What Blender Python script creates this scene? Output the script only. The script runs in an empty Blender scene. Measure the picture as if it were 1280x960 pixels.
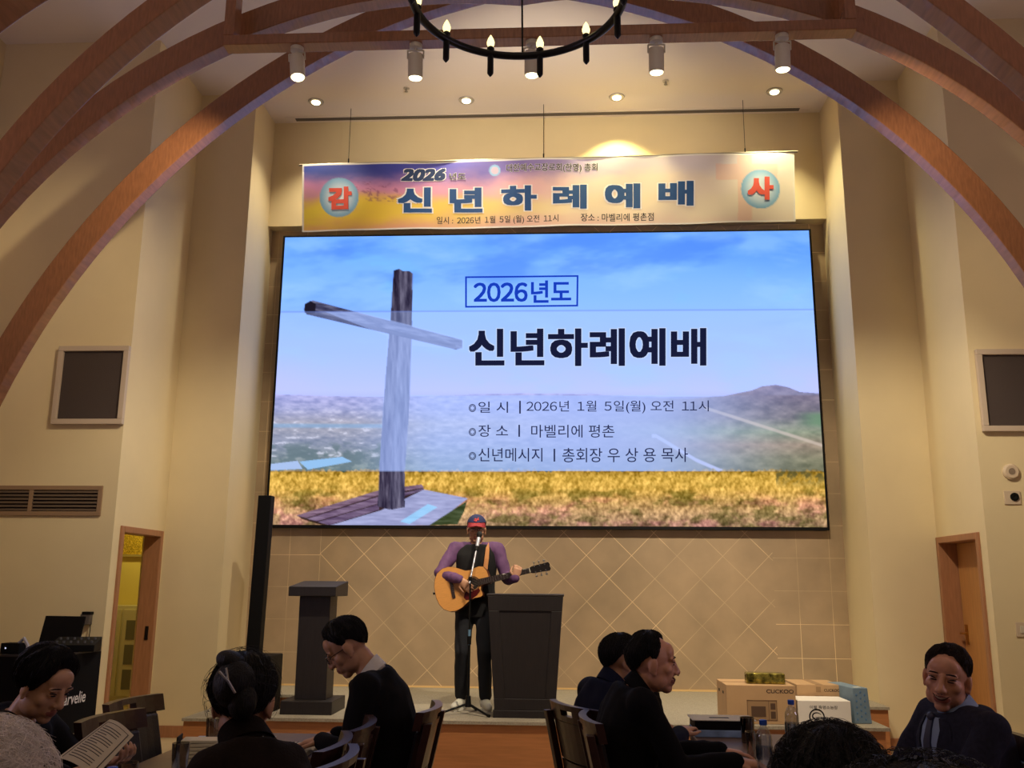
import bpy, bmesh, math, random
import numpy as np
from mathutils import Vector, Matrix, noise as mnoise
random.seed(7); RNG = np.random.default_rng(11)
R = math.radians
SC = bpy.context.scene
COL = SC.collection

# ------------------------------------------------------------------ camera
FPX, PITCH, YAW, ROLL, CAMH = 1170.0, 0.212918, 0.0591114, 0.0085126, 1.478
def _basis():
    cp, sp, cy, sy = math.cos(PITCH), math.sin(PITCH), math.cos(YAW), math.sin(YAW)
    f = Vector((-sy*cp, cy*cp, sp)); rt = Vector((cy, sy, 0)); up = rt.cross(f)
    c, s = math.cos(ROLL), math.sin(ROLL)
    return c*rt+s*up, c*up-s*rt, f
RT, UP, FW = _basis()
CAM = Vector((0, 0, CAMH))
cd = bpy.data.cameras.new('camera'); cam = bpy.data.objects.new('camera', cd); COL.objects.link(cam)
m = Matrix((RT, UP, -FW)).transposed().to_4x4(); m.translation = CAM; cam.matrix_world = m
cd.sensor_width = 36; cd.lens = FPX/1280*36; cd.clip_start = .05; cd.clip_end = 100
SC.camera = cam
def ray(u, v): return FW + RT*((u-640)/FPX) - UP*((v-480)/FPX)
def PY(u, v, Y): d = ray(u, v); return CAM + d*(Y/d.y)          # a photo point taken at a known depth
def PZ(u, v, z): d = ray(u, v); return CAM + d*((z-CAMH)/d.z)    # ... at a known height
def PX(u, v, X): d = ray(u, v); return CAM + d*(X/d.x)           # ... on a wall x = X

# ------------------------------------------------------------------ view, world, lamps
SC.view_settings.view_transform = 'Standard'; SC.view_settings.look = 'None'
SC.view_settings.exposure = 0.0; SC.view_settings.gamma = 1.0; SC.view_settings.use_curve_mapping = False
w = bpy.data.worlds.new('world'); SC.world = w; w.use_nodes = True
w.node_tree.nodes['Background'].inputs[0].default_value = (.62, .5, .6, 1)
w.node_tree.nodes['Background'].inputs[1].default_value = 0.06
def lamp(name, kind, loc, energy, color, target=None, size=.1, spot=60, blend=.5, size_y=None, parent=None):
    l = bpy.data.lights.new(name, kind); l.energy = energy; l.color = color
    if kind == 'AREA':
        l.size = size
        if size_y: l.shape = 'RECTANGLE'; l.size_y = size_y
    else: l.shadow_soft_size = size
    if kind == 'SPOT': l.spot_size = R(spot); l.spot_blend = blend
    o = bpy.data.objects.new(name, l); COL.objects.link(o); o.location = loc
    if target is not None:
        o.rotation_euler = (Vector(target)-Vector(loc)).to_track_quat('-Z', 'Y').to_euler()
    return o
# the hall's own ceiling lighting behind and above the guests
lamp('hall_light', 'AREA', (-.3, 1.8, 6.6), 32, (1, .8, .58), (-.3, 2.4, 0), 5, size_y=3)
lamp('hall_light', 'AREA', (-.3, -3.2, 5.5), 15, (1, .74, .46), (-.3, 7.5, 3.2), 5, size_y=1.5)
# added lilac fill, out of view at both sides, tints ceiling and beam undersides
lamp('lilac_fill', 'AREA', (-5.5, 3.0, 2.9), 55, (.84, .70, 1), (-1.6, 4.2, 6.9), .3, size_y=4)
lamp('lilac_fill', 'AREA', (5.1, 3.0, 2.9), 55, (.84, .70, 1), (1.6, 4.2, 6.9), .3, size_y=4)

# ------------------------------------------------------------------ helpers
def lin(c): return tuple(((x/255)/12.92 if x/255 <= .04045 else ((x/255+.055)/1.055)**2.4) for x in c)
MATS = {}
def mat(name, rgb, rough=.6, metal=0, bump=0, bscale=40, var=0, vscale=6, stretch=(1,1,1), spec=.5, emis=None, estr=0, coat=0):
    if name in MATS: return MATS[name]
    M = bpy.data.materials.new(name); M.use_nodes = True; nt = M.node_tree; b = nt.nodes['Principled BSDF']
    c = lin(rgb); b.inputs['Base Color'].default_value = (*c, 1); b.inputs['Roughness'].default_value = rough
    b.inputs['Metallic'].default_value = metal; b.inputs['Specular IOR Level'].default_value = spec
    if coat: b.inputs['Coat Weight'].default_value = coat
    if emis: b.inputs['Emission Color'].default_value = (*lin(emis), 1); b.inputs['Emission Strength'].default_value = estr
    tc = nt.nodes.new('ShaderNodeTexCoord'); mp = nt.nodes.new('ShaderNodeMapping'); mp.inputs['Scale'].default_value = stretch
    nt.links.new(tc.outputs['Object'], mp.inputs[0])
    if var:
        n = nt.nodes.new('ShaderNodeTexNoise'); n.inputs['Scale'].default_value = vscale; n.inputs['Detail'].default_value = 6
        nt.links.new(mp.outputs[0], n.inputs['Vector'])
        r = nt.nodes.new('ShaderNodeMapRange'); r.inputs[1].default_value = .3; r.inputs[2].default_value = .7
        r.inputs[3].default_value = 1-var; r.inputs[4].default_value = 1+var
        nt.links.new(n.outputs[0], r.inputs[0])
        mx = nt.nodes.new('ShaderNodeVectorMath'); mx.operation = 'SCALE'; mx.inputs[0].default_value = c
        nt.links.new(r.outputs[0], mx.inputs['Scale']); nt.links.new(mx.outputs[0], b.inputs['Base Color'])
    if bump:
        n2 = nt.nodes.new('ShaderNodeTexNoise'); n2.inputs['Scale'].default_value = bscale; n2.inputs['Detail'].default_value = 4
        nt.links.new(mp.outputs[0], n2.inputs['Vector'])
        bp = nt.nodes.new('ShaderNodeBump'); bp.inputs['Strength'].default_value = bump; bp.inputs['Distance'].default_value = .01
        nt.links.new(n2.outputs[0], bp.inputs['Height']); nt.links.new(bp.outputs[0], b.inputs['Normal'])
    MATS[name] = M; return M
def emat(name, rgb, strength=1):
    if name in MATS: return MATS[name]
    M = bpy.data.materials.new(name); M.use_nodes = True; nt = M.node_tree; nt.nodes.clear()
    e = nt.nodes.new('ShaderNodeEmission'); o = nt.nodes.new('ShaderNodeOutputMaterial')
    e.inputs[0].default_value = (*lin(rgb), 1); e.inputs[1].default_value = strength
    nt.links.new(e.outputs[0], o.inputs[0]); MATS[name] = M; return M
def clearmat(name, rgb, keep=.8):
    if name in MATS: return MATS[name]
    M = bpy.data.materials.new(name); M.use_nodes = True; nt = M.node_tree; nt.nodes.clear()
    t = nt.nodes.new('ShaderNodeBsdfTransparent'); g = nt.nodes.new('ShaderNodeBsdfGlossy'); x = nt.nodes.new('ShaderNodeMixShader'); o = nt.nodes.new('ShaderNodeOutputMaterial')
    t.inputs[0].default_value = (*lin(rgb), 1); g.inputs['Roughness'].default_value = .12
    lw = nt.nodes.new('ShaderNodeLayerWeight'); lw.inputs[0].default_value = .35
    mr = nt.nodes.new('ShaderNodeMapRange'); mr.inputs[3].default_value = 1-keep; mr.inputs[4].default_value = .75
    nt.links.new(lw.outputs['Facing'], mr.inputs[0]); nt.links.new(mr.outputs[0], x.inputs[0])
    nt.links.new(t.outputs[0], x.inputs[1]); nt.links.new(g.outputs[0], x.inputs[2]); nt.links.new(x.outputs[0], o.inputs[0])
    MATS[name] = M; return M
def vcmat(name, emission=True):
    M = bpy.data.materials.new(name); M.use_nodes = True; nt = M.node_tree
    a = nt.nodes.new('ShaderNodeVertexColor'); a.layer_name = 'picture'
    if emission:
        nt.nodes.remove(nt.nodes['Principled BSDF']); e = nt.nodes.new('ShaderNodeEmission')
        nt.links.new(a.outputs[0], e.inputs[0]); e.inputs[1].default_value = 1.28; nt.links.new(e.outputs[0], nt.nodes['Material Output'].inputs[0])
    else:
        b = nt.nodes['Principled BSDF']; b.inputs['Roughness'].default_value = .7; nt.links.new(a.outputs[0], b.inputs['Base Color'])
    return M

class MB:
    def __init__(s, T=None): s.v = []; s.f = []; s.T = T; s.mi = []; s.cm = 0
    def add(s, vs, fs):
        k = len(s.v); T = s.T
        s.v += [tuple(T @ Vector(p)) if T else tuple(p) for p in vs]
        s.f += [tuple(i+k for i in f) for f in fs]; s.mi += [s.cm]*len(fs); return s
    def box(s, c, d, rot=None):
        x, y, z = d[0]/2, d[1]/2, d[2]/2; c = Vector(c); out = []
        for p in ((-x,-y,-z),(x,-y,-z),(x,y,-z),(-x,y,-z),(-x,-y,z),(x,-y,z),(x,y,z),(-x,y,z)):
            p = Vector(p); out.append(c+(rot @ p if rot else p))
        return s.add(out, [(3,2,1,0),(4,5,6,7),(0,1,5,4),(1,2,6,5),(2,3,7,6),(3,0,4,7)])
    def bb(s, a, b): return s.box([(a[i]+b[i])/2 for i in range(3)], [abs(b[i]-a[i]) for i in range(3)])
    def loft(s, rings, caps=True, closed=True):
        n = len(rings[0]); vs = [p for r in rings for p in r]; fs = []
        for i in range(len(rings)-1):
            for j in range(n if closed else n-1):
                k = (j+1) % n; fs.append((i*n+j, i*n+k, (i+1)*n+k, (i+1)*n+j))
        if caps: fs.append(tuple(range(n-1, -1, -1))); fs.append(tuple((len(rings)-1)*n+j for j in range(n)))
        return s.add(vs, fs)
    def tube(s, pts, rad, n=10, round_ends=False, flat=1.0, ref=None):
        pts = [Vector(p) for p in pts]
        if not hasattr(rad, '__len__'): rad = [rad]*len(pts)
        rad = list(rad)
        if round_ends:
            d0 = (pts[0]-pts[1]).normalized(); d1 = (pts[-1]-pts[-2]).normalized(); A = [(.97,.25),(.72,.7),(.35,.94)]
            a = [(pts[0]+d0*rad[0]*h, rad[0]*q) for h, q in A]; b = [(pts[-1]+d1*rad[-1]*h, rad[-1]*q) for h, q in A[::-1]]
            pts = [p for p, _ in a]+pts+[p for p, _ in b]; rad = [q for _, q in a]+rad+[q for _, q in b]
        rings = []; prev = None
        for i, p in enumerate(pts):
            t = (pts[min(i+1, len(pts)-1)]-pts[max(i-1, 0)])
            if t.length < 1e-9: t = Vector((0,0,1))
            t.normalize()
            if prev is None:
                u = Vector(ref) if ref else (Vector((0,0,1)) if abs(t.z) < .9 else Vector((1,0,0)))
            else: u = prev
            u = (u-t*u.dot(t)).normalized(); prev = u; w_ = t.cross(u)
            rings.append([p+u*(rad[i]*flat*math.cos(2*math.pi*j/n))+w_*(rad[i]*math.sin(2*math.pi*j/n)) for j in range(n)])
        return s.loft(rings)
    def lathe(s, prof, c=(0,0,0), n=20, caps=True):
        return s.loft([[(c[0]+r*math.cos(2*math.pi*j/n), c[1]+r*math.sin(2*math.pi*j/n), c[2]+z) for j in range(n)] for r, z in prof], caps)
    def ell(s, c, r, n=18, k=12, M=None):
        c = Vector(c); rings = []
        for i in range(k+1):
            a = math.pi*(i+.0)/k; a = min(max(a, .08), math.pi-.08)
            rg = []
            for j in range(n):
                b = 2*math.pi*j/n; p = Vector((r[0]*math.sin(a)*math.cos(b), r[1]*math.sin(a)*math.sin(b), -r[2]*math.cos(a)))
                rg.append(c+(M @ p if M else p))
            rings.append(rg)
        return s.loft(rings)
    def prism(s, poly, fn, a, b):
        n = len(poly); vs = [fn(x, y, a) for x, y in poly]+[fn(x, y, b) for x, y in poly]
        return s.add(vs, [tuple(range(n-1, -1, -1)), tuple(range(n, 2*n))]+[(i, (i+1) % n, n+(i+1) % n, n+i) for i in range(n)])
    def mesh(s, name):
        me = bpy.data.meshes.new(name); me.from_pydata(s.v, [], s.f); me.update(); return me
    def build(s, name, m_, parent=None, smooth=False, bevel=0, seg=2, label=None, kind=None, loc=None):
        me = s.mesh(name)
        for x in (m_ if isinstance(m_, (list, tuple)) else [m_]): me.materials.append(x)
        if isinstance(m_, (list, tuple)): me.polygons.foreach_set('material_index', s.mi)
        import bmesh as bmm
        b = bmm.new(); b.from_mesh(me); bmm.ops.recalc_face_normals(b, faces=b.faces); b.to_mesh(me); b.free()
        if smooth:
            me.polygons.foreach_set('use_smooth', [True]*len(me.polygons)); me.set_sharp_from_angle(angle=.75)
        o = bpy.data.objects.new(name, me); COL.objects.link(o)
        if parent: o.parent = parent
        if loc is not None: o.location = loc
        if bevel:
            q = o.modifiers.new('bevel', 'BEVEL'); q.width = bevel; q.segments = seg; q.limit_method = 'ANGLE'; q.angle_limit = R(40)
        if label: o['label'] = label
        if kind: o['kind'] = kind
        return o
def tag(o, label=None, cat=None, group=None, kind=None):
    if label: o['label'] = label
    if cat: o['category'] = cat
    if group: o['group'] = group
    if kind: o['kind'] = kind
    return o
def thing(name, label, cat, loc=(0,0,0), rz=0, group=None):
    o = bpy.data.objects.new(name, None); COL.objects.link(o); o.location = loc; o.rotation_euler = (0,0,rz); o.empty_display_size = .1
    return tag(o, label, cat, group)
def dup(root, loc, rz, label=None, group=None):
    r = root.copy(); COL.objects.link(r); r.location = loc; r.rotation_euler = (0,0,rz)
    if label: r['label'] = label
    if group: r['group'] = group
    for ch in list(root.children):
        c = ch.copy(); COL.objects.link(c); c.parent = r
        for g in list(ch.children):
            d = g.copy(); COL.objects.link(d); d.parent = c
    return r
def struct(mb, name, m_, **k): return mb.build(name, m_, kind='structure', **k)
def baked(name, mb, voxel, m_, parent, sm=4, wr=0, wscale=9, label=None, post=None):
    """closed shapes fused into one continuous skin"""
    me = mb.mesh(name); o = bpy.data.objects.new(name, me); COL.objects.link(o)
    q = o.modifiers.new('r', 'REMESH'); q.mode = 'VOXEL'; q.voxel_size = voxel; q.use_smooth_shade = True
    if sm: q = o.modifiers.new('s', 'SMOOTH'); q.factor = .5; q.iterations = sm
    dg = bpy.context.evaluated_depsgraph_get(); dg.update()
    nm = bpy.data.meshes.new_from_object(o.evaluated_get(dg)); o.modifiers.clear(); o.data = nm; bpy.data.meshes.remove(me); nm.name = name
    nv = len(nm.vertices)
    if wr:
        co = np.empty(nv*3); nm.vertices.foreach_get('co', co); co = co.reshape(-1, 3); no = np.empty(nv*3); nm.vertices.foreach_get('normal', no); no = no.reshape(-1, 3)
        d = np.array([mnoise.noise(Vector(p)*wscale)+.5*mnoise.noise(Vector((p[0]*2.6, p[1]*2.6, p[2]*1.2))*wscale) for p in co])
        nm.vertices.foreach_set('co', (co+no*(d*wr)[:, None]).ravel())
    nm.materials.clear()
    for x in (m_ if isinstance(m_, (list, tuple)) else [m_]): nm.materials.append(x)
    nm.polygons.foreach_set('use_smooth', [True]*len(nm.polygons))
    if post: post(nm)
    nm.update(); o.parent = parent
    if label: o['label'] = label
    return o

# ------------------------------------------------------------------ materials
WALL = mat('wall_paint', (224, 206, 164), .75, bump=.05, bscale=120, var=.03, vscale=2)
CEIL = mat('ceiling_paint', (226, 214, 200), .85)
BEAM = mat('beam_wood', (142, 94, 62), .26, var=.16, vscale=5, stretch=(12, 1, 2.2), coat=.35)
ORANGE = mat('riser_wood', (170, 112, 68), .4, var=.12, vscale=4, stretch=(1, 1, 14))
FRAME = mat('frame_wood', (164, 114, 80), .42, var=.12, vscale=6, stretch=(9, 9, 1))
DOOR = mat('door_wood', (182, 128, 74), .4, var=.10, vscale=5, stretch=(9, 9, .8))
CARPET = mat('stage_carpet', (158, 148, 130), .95, bump=.6, bscale=260, var=.22, vscale=90)
FLOORM = mat('floor_tile', (190, 170, 135), .35, var=.05)
DARKW = mat('dark_walnut', (31, 25, 25), .5, var=.22, vscale=9, stretch=(8, 8, .7), bump=.05)
BLACK = mat('black_plastic', (9, 9, 10), .6, spec=.2)
BLACKM = mat('black_cloth', (11, 10, 13), .85, spec=.2)
IRON = mat('black_iron', (24, 22, 24), .38, metal=.6)
WHITEP = mat('white_metal', (205, 196, 176), .45)
CHAIRW = mat('chair_wood', (54, 30, 26), .34, var=.2, vscale=6, stretch=(2, 2, 8), coat=.12)
LEATHER = mat('chair_leather', (34, 32, 44), .4, bump=.1, bscale=90)
TABLEW = mat('table_wood', (112, 82, 56), .35, var=.12, vscale=5, stretch=(8, 1, 1))
PAPER = mat('paper', (214, 206, 186), .8)
INK = mat('ink', (70, 66, 62), .8)
STEEL = mat('brushed_steel', (170, 168, 165), .3, metal=1)
BRASS = mat('brass', (190, 150, 80), .3, metal=1)

def tile_mat():
    M = bpy.data.materials.new('stone_tile'); M.use_nodes = True; nt = M.node_tree; b = nt.nodes['Principled BSDF']; b.inputs['Roughness'].default_value = .5
    N = lambda t, **k: nt.nodes.new(t)
    L = nt.links.new
    def math_(op, a, b_=None, c=None):
        n = N('ShaderNodeMath'); n.operation = op
        for i, x in enumerate((a, b_, c)):
            if x is None: continue
            if isinstance(x, (int, float)): n.inputs[i].default_value = x
            else: L(x, n.inputs[i])
        return n.outputs[0]
    tc = N('ShaderNodeTexCoord'); sp = N('ShaderNodeSeparateXYZ'); L(tc.outputs['Object'], sp.inputs[0]); x, z = sp.outputs[0], sp.outputs[2]
    T = .345; xa, xb = PY(400, 700, 10.353).x, PY(966, 700, 10.353).x
    def line(e, wd):                      # distance of e to a whole number, as a thin line
        f = math_('FRACT', e); g = math_('ABSOLUTE', math_('SUBTRACT', f, .5)); return math_('GREATER_THAN', g, .5-wd)
    k = .70710678/T
    d1 = math_('MULTIPLY', math_('ADD', math_('SUBTRACT', x, xa), math_('SUBTRACT', z, .35)), k)
    d2 = math_('MULTIPLY', math_('SUBTRACT', math_('SUBTRACT', x, xa), math_('SUBTRACT', z, .35)), k)
    dl = math_('MAXIMUM', line(d1, .008), line(d2, .008))
    s1 = math_('DIVIDE', math_('SUBTRACT', x, xa), T); s2 = math_('DIVIDE', math_('SUBTRACT', z, .42), T)
    sl = math_('MAXIMUM', line(s1, .008), line(s2, .008))
    mid = math_('MULTIPLY', math_('GREATER_THAN', x, xa), math_('LESS_THAN', x, xb))
    ln = math_('ADD', math_('MULTIPLY', dl, mid), math_('MULTIPLY', sl, math_('SUBTRACT', 1, mid)))
    n = N('ShaderNodeTexNoise'); n.inputs['Scale'].default_value = 2.5; n.inputs['Detail'].default_value = 8; L(tc.outputs['Object'], n.inputs['Vector'])
    cr = N('ShaderNodeValToRGB'); cr.color_ramp.elements[0].position = .3; cr.color_ramp.elements[1].position = .72
    cr.color_ramp.elements[0].color = (*lin((160, 138, 108)), 1); cr.color_ramp.elements[1].color = (*lin((182, 156, 122)), 1); L(n.outputs[0], cr.inputs[0])
    n3 = N('ShaderNodeTexNoise'); n3.inputs['Scale'].default_value = 1.3; n3.inputs['Detail'].default_value = 3; L(tc.outputs['Object'], n3.inputs['Vector'])
    fade = N('ShaderNodeMapRange'); fade.inputs[1].default_value = .38; fade.inputs[2].default_value = .6; fade.inputs[3].default_value = .25; fade.inputs[4].default_value = 1; L(n3.outputs[0], fade.inputs[0])
    mx = N('ShaderNodeMix'); mx.data_type = 'RGBA'; L(math_('MULTIPLY', ln, fade.outputs[0]), mx.inputs[0]); L(cr.outputs[0], mx.inputs[6]); mx.inputs[7].default_value = (*lin((240, 212, 164)), 1)
    L(mx.outputs[2], b.inputs['Base Color'])
    bp = N('ShaderNodeBump'); bp.inputs['Strength'].default_value = .25; bp.inputs['Distance'].default_value = .02; L(n.outputs[0], bp.inputs['Height']); L(bp.outputs[0], b.inputs['Normal'])
    return M
TILE = tile_mat()

# ------------------------------------------------------------------ room shell
D1, D2, DU, D3 = 8.409, 9.512, 10.197, 10.353
XL1, XL2, XR1, XR2 = -4.13, -3.494, 3.622, 2.965
ZC, ZST, SIDEL, SIDER = 6.916, .418, -5.77, 5.4
ZS = PY(336, 283, DU).z
struct(MB().bb((SIDEL-.2, -4, -.1), (SIDER+.2, 12.2, 0)), 'floor', FLOORM)
struct(MB().bb((SIDEL-.2, -4, ZC), (SIDER+.2, D3+.2, ZC+.12)), 'ceiling', CEIL)
struct(MB().bb((SIDEL-.15, -4, 0), (SIDEL, D1+.12, ZC)), 'wall_left', WALL)
struct(MB().bb((SIDER, -4, 0), (SIDER+.15, D1+.12, ZC)), 'wall_right', WALL)
struct(MB().bb((SIDEL, D1, 0), (XL1-.22, D1+.12, ZC)).bb((XL1-.22, D1, 0), (XL1, D1+.10, ZC)), 'wall_front_left', WALL)
struct(MB().bb((XR1+.22, D1, 0), (SIDER, D1+.12, ZC)).bb((XR1, D1, 0), (XR1+.22, D1+.10, ZC)), 'wall_front_right', WALL)
struct(MB().bb((XL1-.22, D2, 0), (XL2, D2+.13, ZC)), 'wall_middle_left', WALL)
struct(MB().bb((XR2, D2, 0), (XR1+.22, D2+.13, ZC)), 'wall_middle_right', WALL)
struct(MB().bb((XL2-.12, D2+.13, 0), (XL2, D3+.12, ZC)), 'wall_inner_left', WALL)
struct(MB().bb((XR2, D2+.13, 0), (XR2+.12, D3+.12, ZC)), 'wall_inner_right', WALL)
struct(MB().bb((XL2, D3, 0), (XR2, D3+.12, ZS+.02)), 'wall_back', TILE)
struct(MB().bb((XL2, DU, ZS), (XR2, D3+.12, ZC)), 'wall_back_upper', WALL)
# return walls with their doorways
dl0, dl1 = 8.56, 9.40; dlz = PX(203, 664, XL1).z
dr0, dr1 = 8.58, 9.40; drz = PX(1171, 672, XR1).z
DLY = (PX(148, 656, XL1).y, PX(203, 664, XL1).y); DRY = (PX(1224, 662, XR1).y, PX(1171, 670, XR1).y)
def return_wall(name, X, s, y0, y1, zt, dp=.22):
    b = MB(); a, c = sorted((X, X+s*dp))
    b.bb((a, D1+.10, 0), (c, y0, ZC)).bb((a, y1, 0), (c, D2, ZC)).bb((a, y0, zt), (c, y1, ZC)); struct(b, name, WALL)
fw = .06
JL = .15
DLY = (max(DLY[0], D1+.13), min(DLY[1], D2-.01)); DRY = (max(DRY[0], D1+.13), min(DRY[1], D2-.01))
return_wall('wall_return_left', XL1, -1, DLY[0]+fw*.4, DLY[1]-fw*.4, dlz-.04, JL)
return_wall('wall_return_right', XR1, 1, DRY[0]+fw*.4, DRY[1]-fw*.4, drz-.04)
# stage: carpeted top over an orange wood riser, with a lower step in the left corner
SF, SXL, SXR = 7.88, -2.5, 2.52
out = [(SXL, SF), (SXR, SF), (SXR, 9.25), (XR2, 9.25), (XR2, D3), (XL2, D3), (XL2, 9.5), (SXL, 9.5)]
struct(MB().prism(out, lambda x, y, z: (x, y, z), ZST-.025, ZST), 'floor_stage', CARPET)
rin = [(SXL+.03, SF+.03), (SXR-.03, SF+.03), (SXR-.03, 9.28), (XR2-.005, 9.28), (XR2-.005, D3), (XL2+.005, D3), (XL2+.005, 9.53), (SXL+.03, 9.53)]
struct(MB().prism(rin, lambda x, y, z: (x, y, z), 0, ZST-.025), 'trim_1', ORANGE)
struct(MB().bb((XL2+.002, 8.75, .26), (SXL-.002, 9.525, .285)), 'floor_step', CARPET)
struct(MB().bb((XL2+.01, 8.78, 0), (SXL-.01, 9.525, .26)), 'trim_2', ORANGE)
# baseboards
struct(MB().bb((XL1, D2-.018, 0), (XL2+.0, D2, .11)), 'baseboard_left', FRAME)
struct(MB().bb((XR2, D2-.018, 0), (XR1, D2, .11)), 'baseboard_right', FRAME)
struct(MB().bb((XL2, D3-.012, ZST), (XR2, D3, ZST+.018)), 'baseboard_back', mat('gold_trim', (226, 190, 128), .5))
# slot diffuser line in the ceiling
a, b = PZ(370, 149, ZC), PZ(1000, 134, ZC)
struct(MB().bb((a.x, a.y-.03, ZC-.012), (b.x, a.y+.03, ZC)), 'trim_3', mat('slot_grey', (92, 84, 78), .6))
struct(MB().bb((a.x-.12, a.y-.06, ZC-.006), (b.x+.12, a.y-.03, ZC)).bb((a.x-.12, a.y+.03, ZC-.006), (b.x+.12, a.y+.06, ZC)), 'trim_4', CEIL)

# ------------------------------------------------------------------ doors
def door_frame(t, X, s, y0, y1, zt, dp=.225):
    b = MB(); a, c = sorted((X-s*.02, X+s*dp))
    b.bb((a, y0, 0), (c, y0+fw, zt)).bb((a, y1-fw, 0), (c, y1, zt)).bb((a, y0+fw, zt-fw), (c, y1-fw, zt))
    b.build('door_frame', FRAME, t, bevel=.006)
d = thing('door_1', 'open doorway in wood frame on the left, yellow-lit room beyond', 'door'); d['kind'] = 'structure'
door_frame(d, XL1, -1, *DLY, dlz, JL+.005)
MB().bb((XL1-.06, DLY[1]-fw-.012, .93), (XL1-.03, DLY[1]-fw, 1.06)).build('latch_plate', IRON, d)
d = thing('door_2', 'orange wooden door in a wood frame behind the smiling man', 'door'); d['kind'] = 'structure'
door_frame(d, XR1, 1, *DRY, drz)
lf = MB().bb((XR1+.15, DRY[0]+fw+.003, .01), (XR1+.19, DRY[1]-fw-.012, drz-fw-.004)).build('door_leaf', DOOR, d)
MB().bb((XR1+.142, DRY[1]-fw-.10, .98), (XR1+.15, DRY[1]-fw-.05, 1.16)).tube([(XR1+.15, DRY[1]-fw-.075, 1.08), (XR1+.09, DRY[1]-fw-.075, 1.08), (XR1+.09, DRY[1]-fw-.2, 1.08)], .010).build('door_handle', BRASS, lf)
# small room behind the left doorway
YW = mat('vestibule_paint', (226, 208, 126), .3)
vx0, vx1, vy0, vy1, vz = -7.2, XL1-.22, D1+.12, 12.0, 3.4
struct(MB().bb((vx0, vy1, 0), (vx1, vy1+.1, vz)), 'wall_vestibule_back', YW)
struct(MB().bb((vx0-.1, vy0, 0), (vx0, vy1, vz)), 'wall_vestibule_side', YW)
struct(MB().bb((vx1, D2+.14, 0), (vx1+.1, vy1, vz)), 'wall_vestibule_right', YW)
struct(MB().bb((vx0, vy0, vz), (vx1, vy1, vz+.1)), 'ceiling_vestibule', mat('gold_stipple', (200, 170, 60), .35, metal=.5, bump=1.0, bscale=55, var=.5, vscale=60))
lamp('vestibule_lamp', 'POINT', (-5.35, 11.3, 2.55), 26, (1, .82, .25), size=.08)
g = MB(); c0 = PY(150, 692, vy1-.02); ctop = PY(150, 756, vy1-.02).z
pw = mat('panel_white', (214, 206, 176), .5); pg = mat('panel_glass', (120, 116, 96), .35)
dx0, dx1 = PY(133, 800, vy1).x-.6, PY(172, 800, vy1).x+.25; dzt = PY(150, 756, vy1).z
cb = thing('cupboard', 'white paned cupboard in the yellow room past the left doorway', 'cupboard', ((dx0+dx1)/2, vy1-.14, 0))
hw = (dx1-dx0)/2
MB().bb((-hw, -.1, 0), (hw, .135, dzt)).build('carcass', pw, cb, bevel=.006)
for i in range(4):
    x0 = -hw+.05+i*(2*hw-.1)/4; x1 = x0+(2*hw-.1)/4-.03
    dd = MB().bb((x0, -.125, .12), (x1, -.101, dzt-.05)).build('door', pw, cb, bevel=.004)
    b = MB()
    for k in range(3):
        za = .2+k*(dzt-.32)/3; b.bb((x0+.05, -.13, za), (x1-.05, -.126, za+(dzt-.32)/3-.06))
    b.build('pane', pg, dd)
zg = PY(160, 693, vy1).z
struct(MB().bb((vx0, vy1-.06, zg-.03), (vx1-.001, vy1-.001, zg)), 'trim_5', mat('gold_rail', (240, 220, 140), .2, metal=.7))
struct(MB().bb((vx0, vy1-.03, zg), (vx1-.001, vy1-.001, vz)), 'trim_6', MATS['gold_stipple'])

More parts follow.
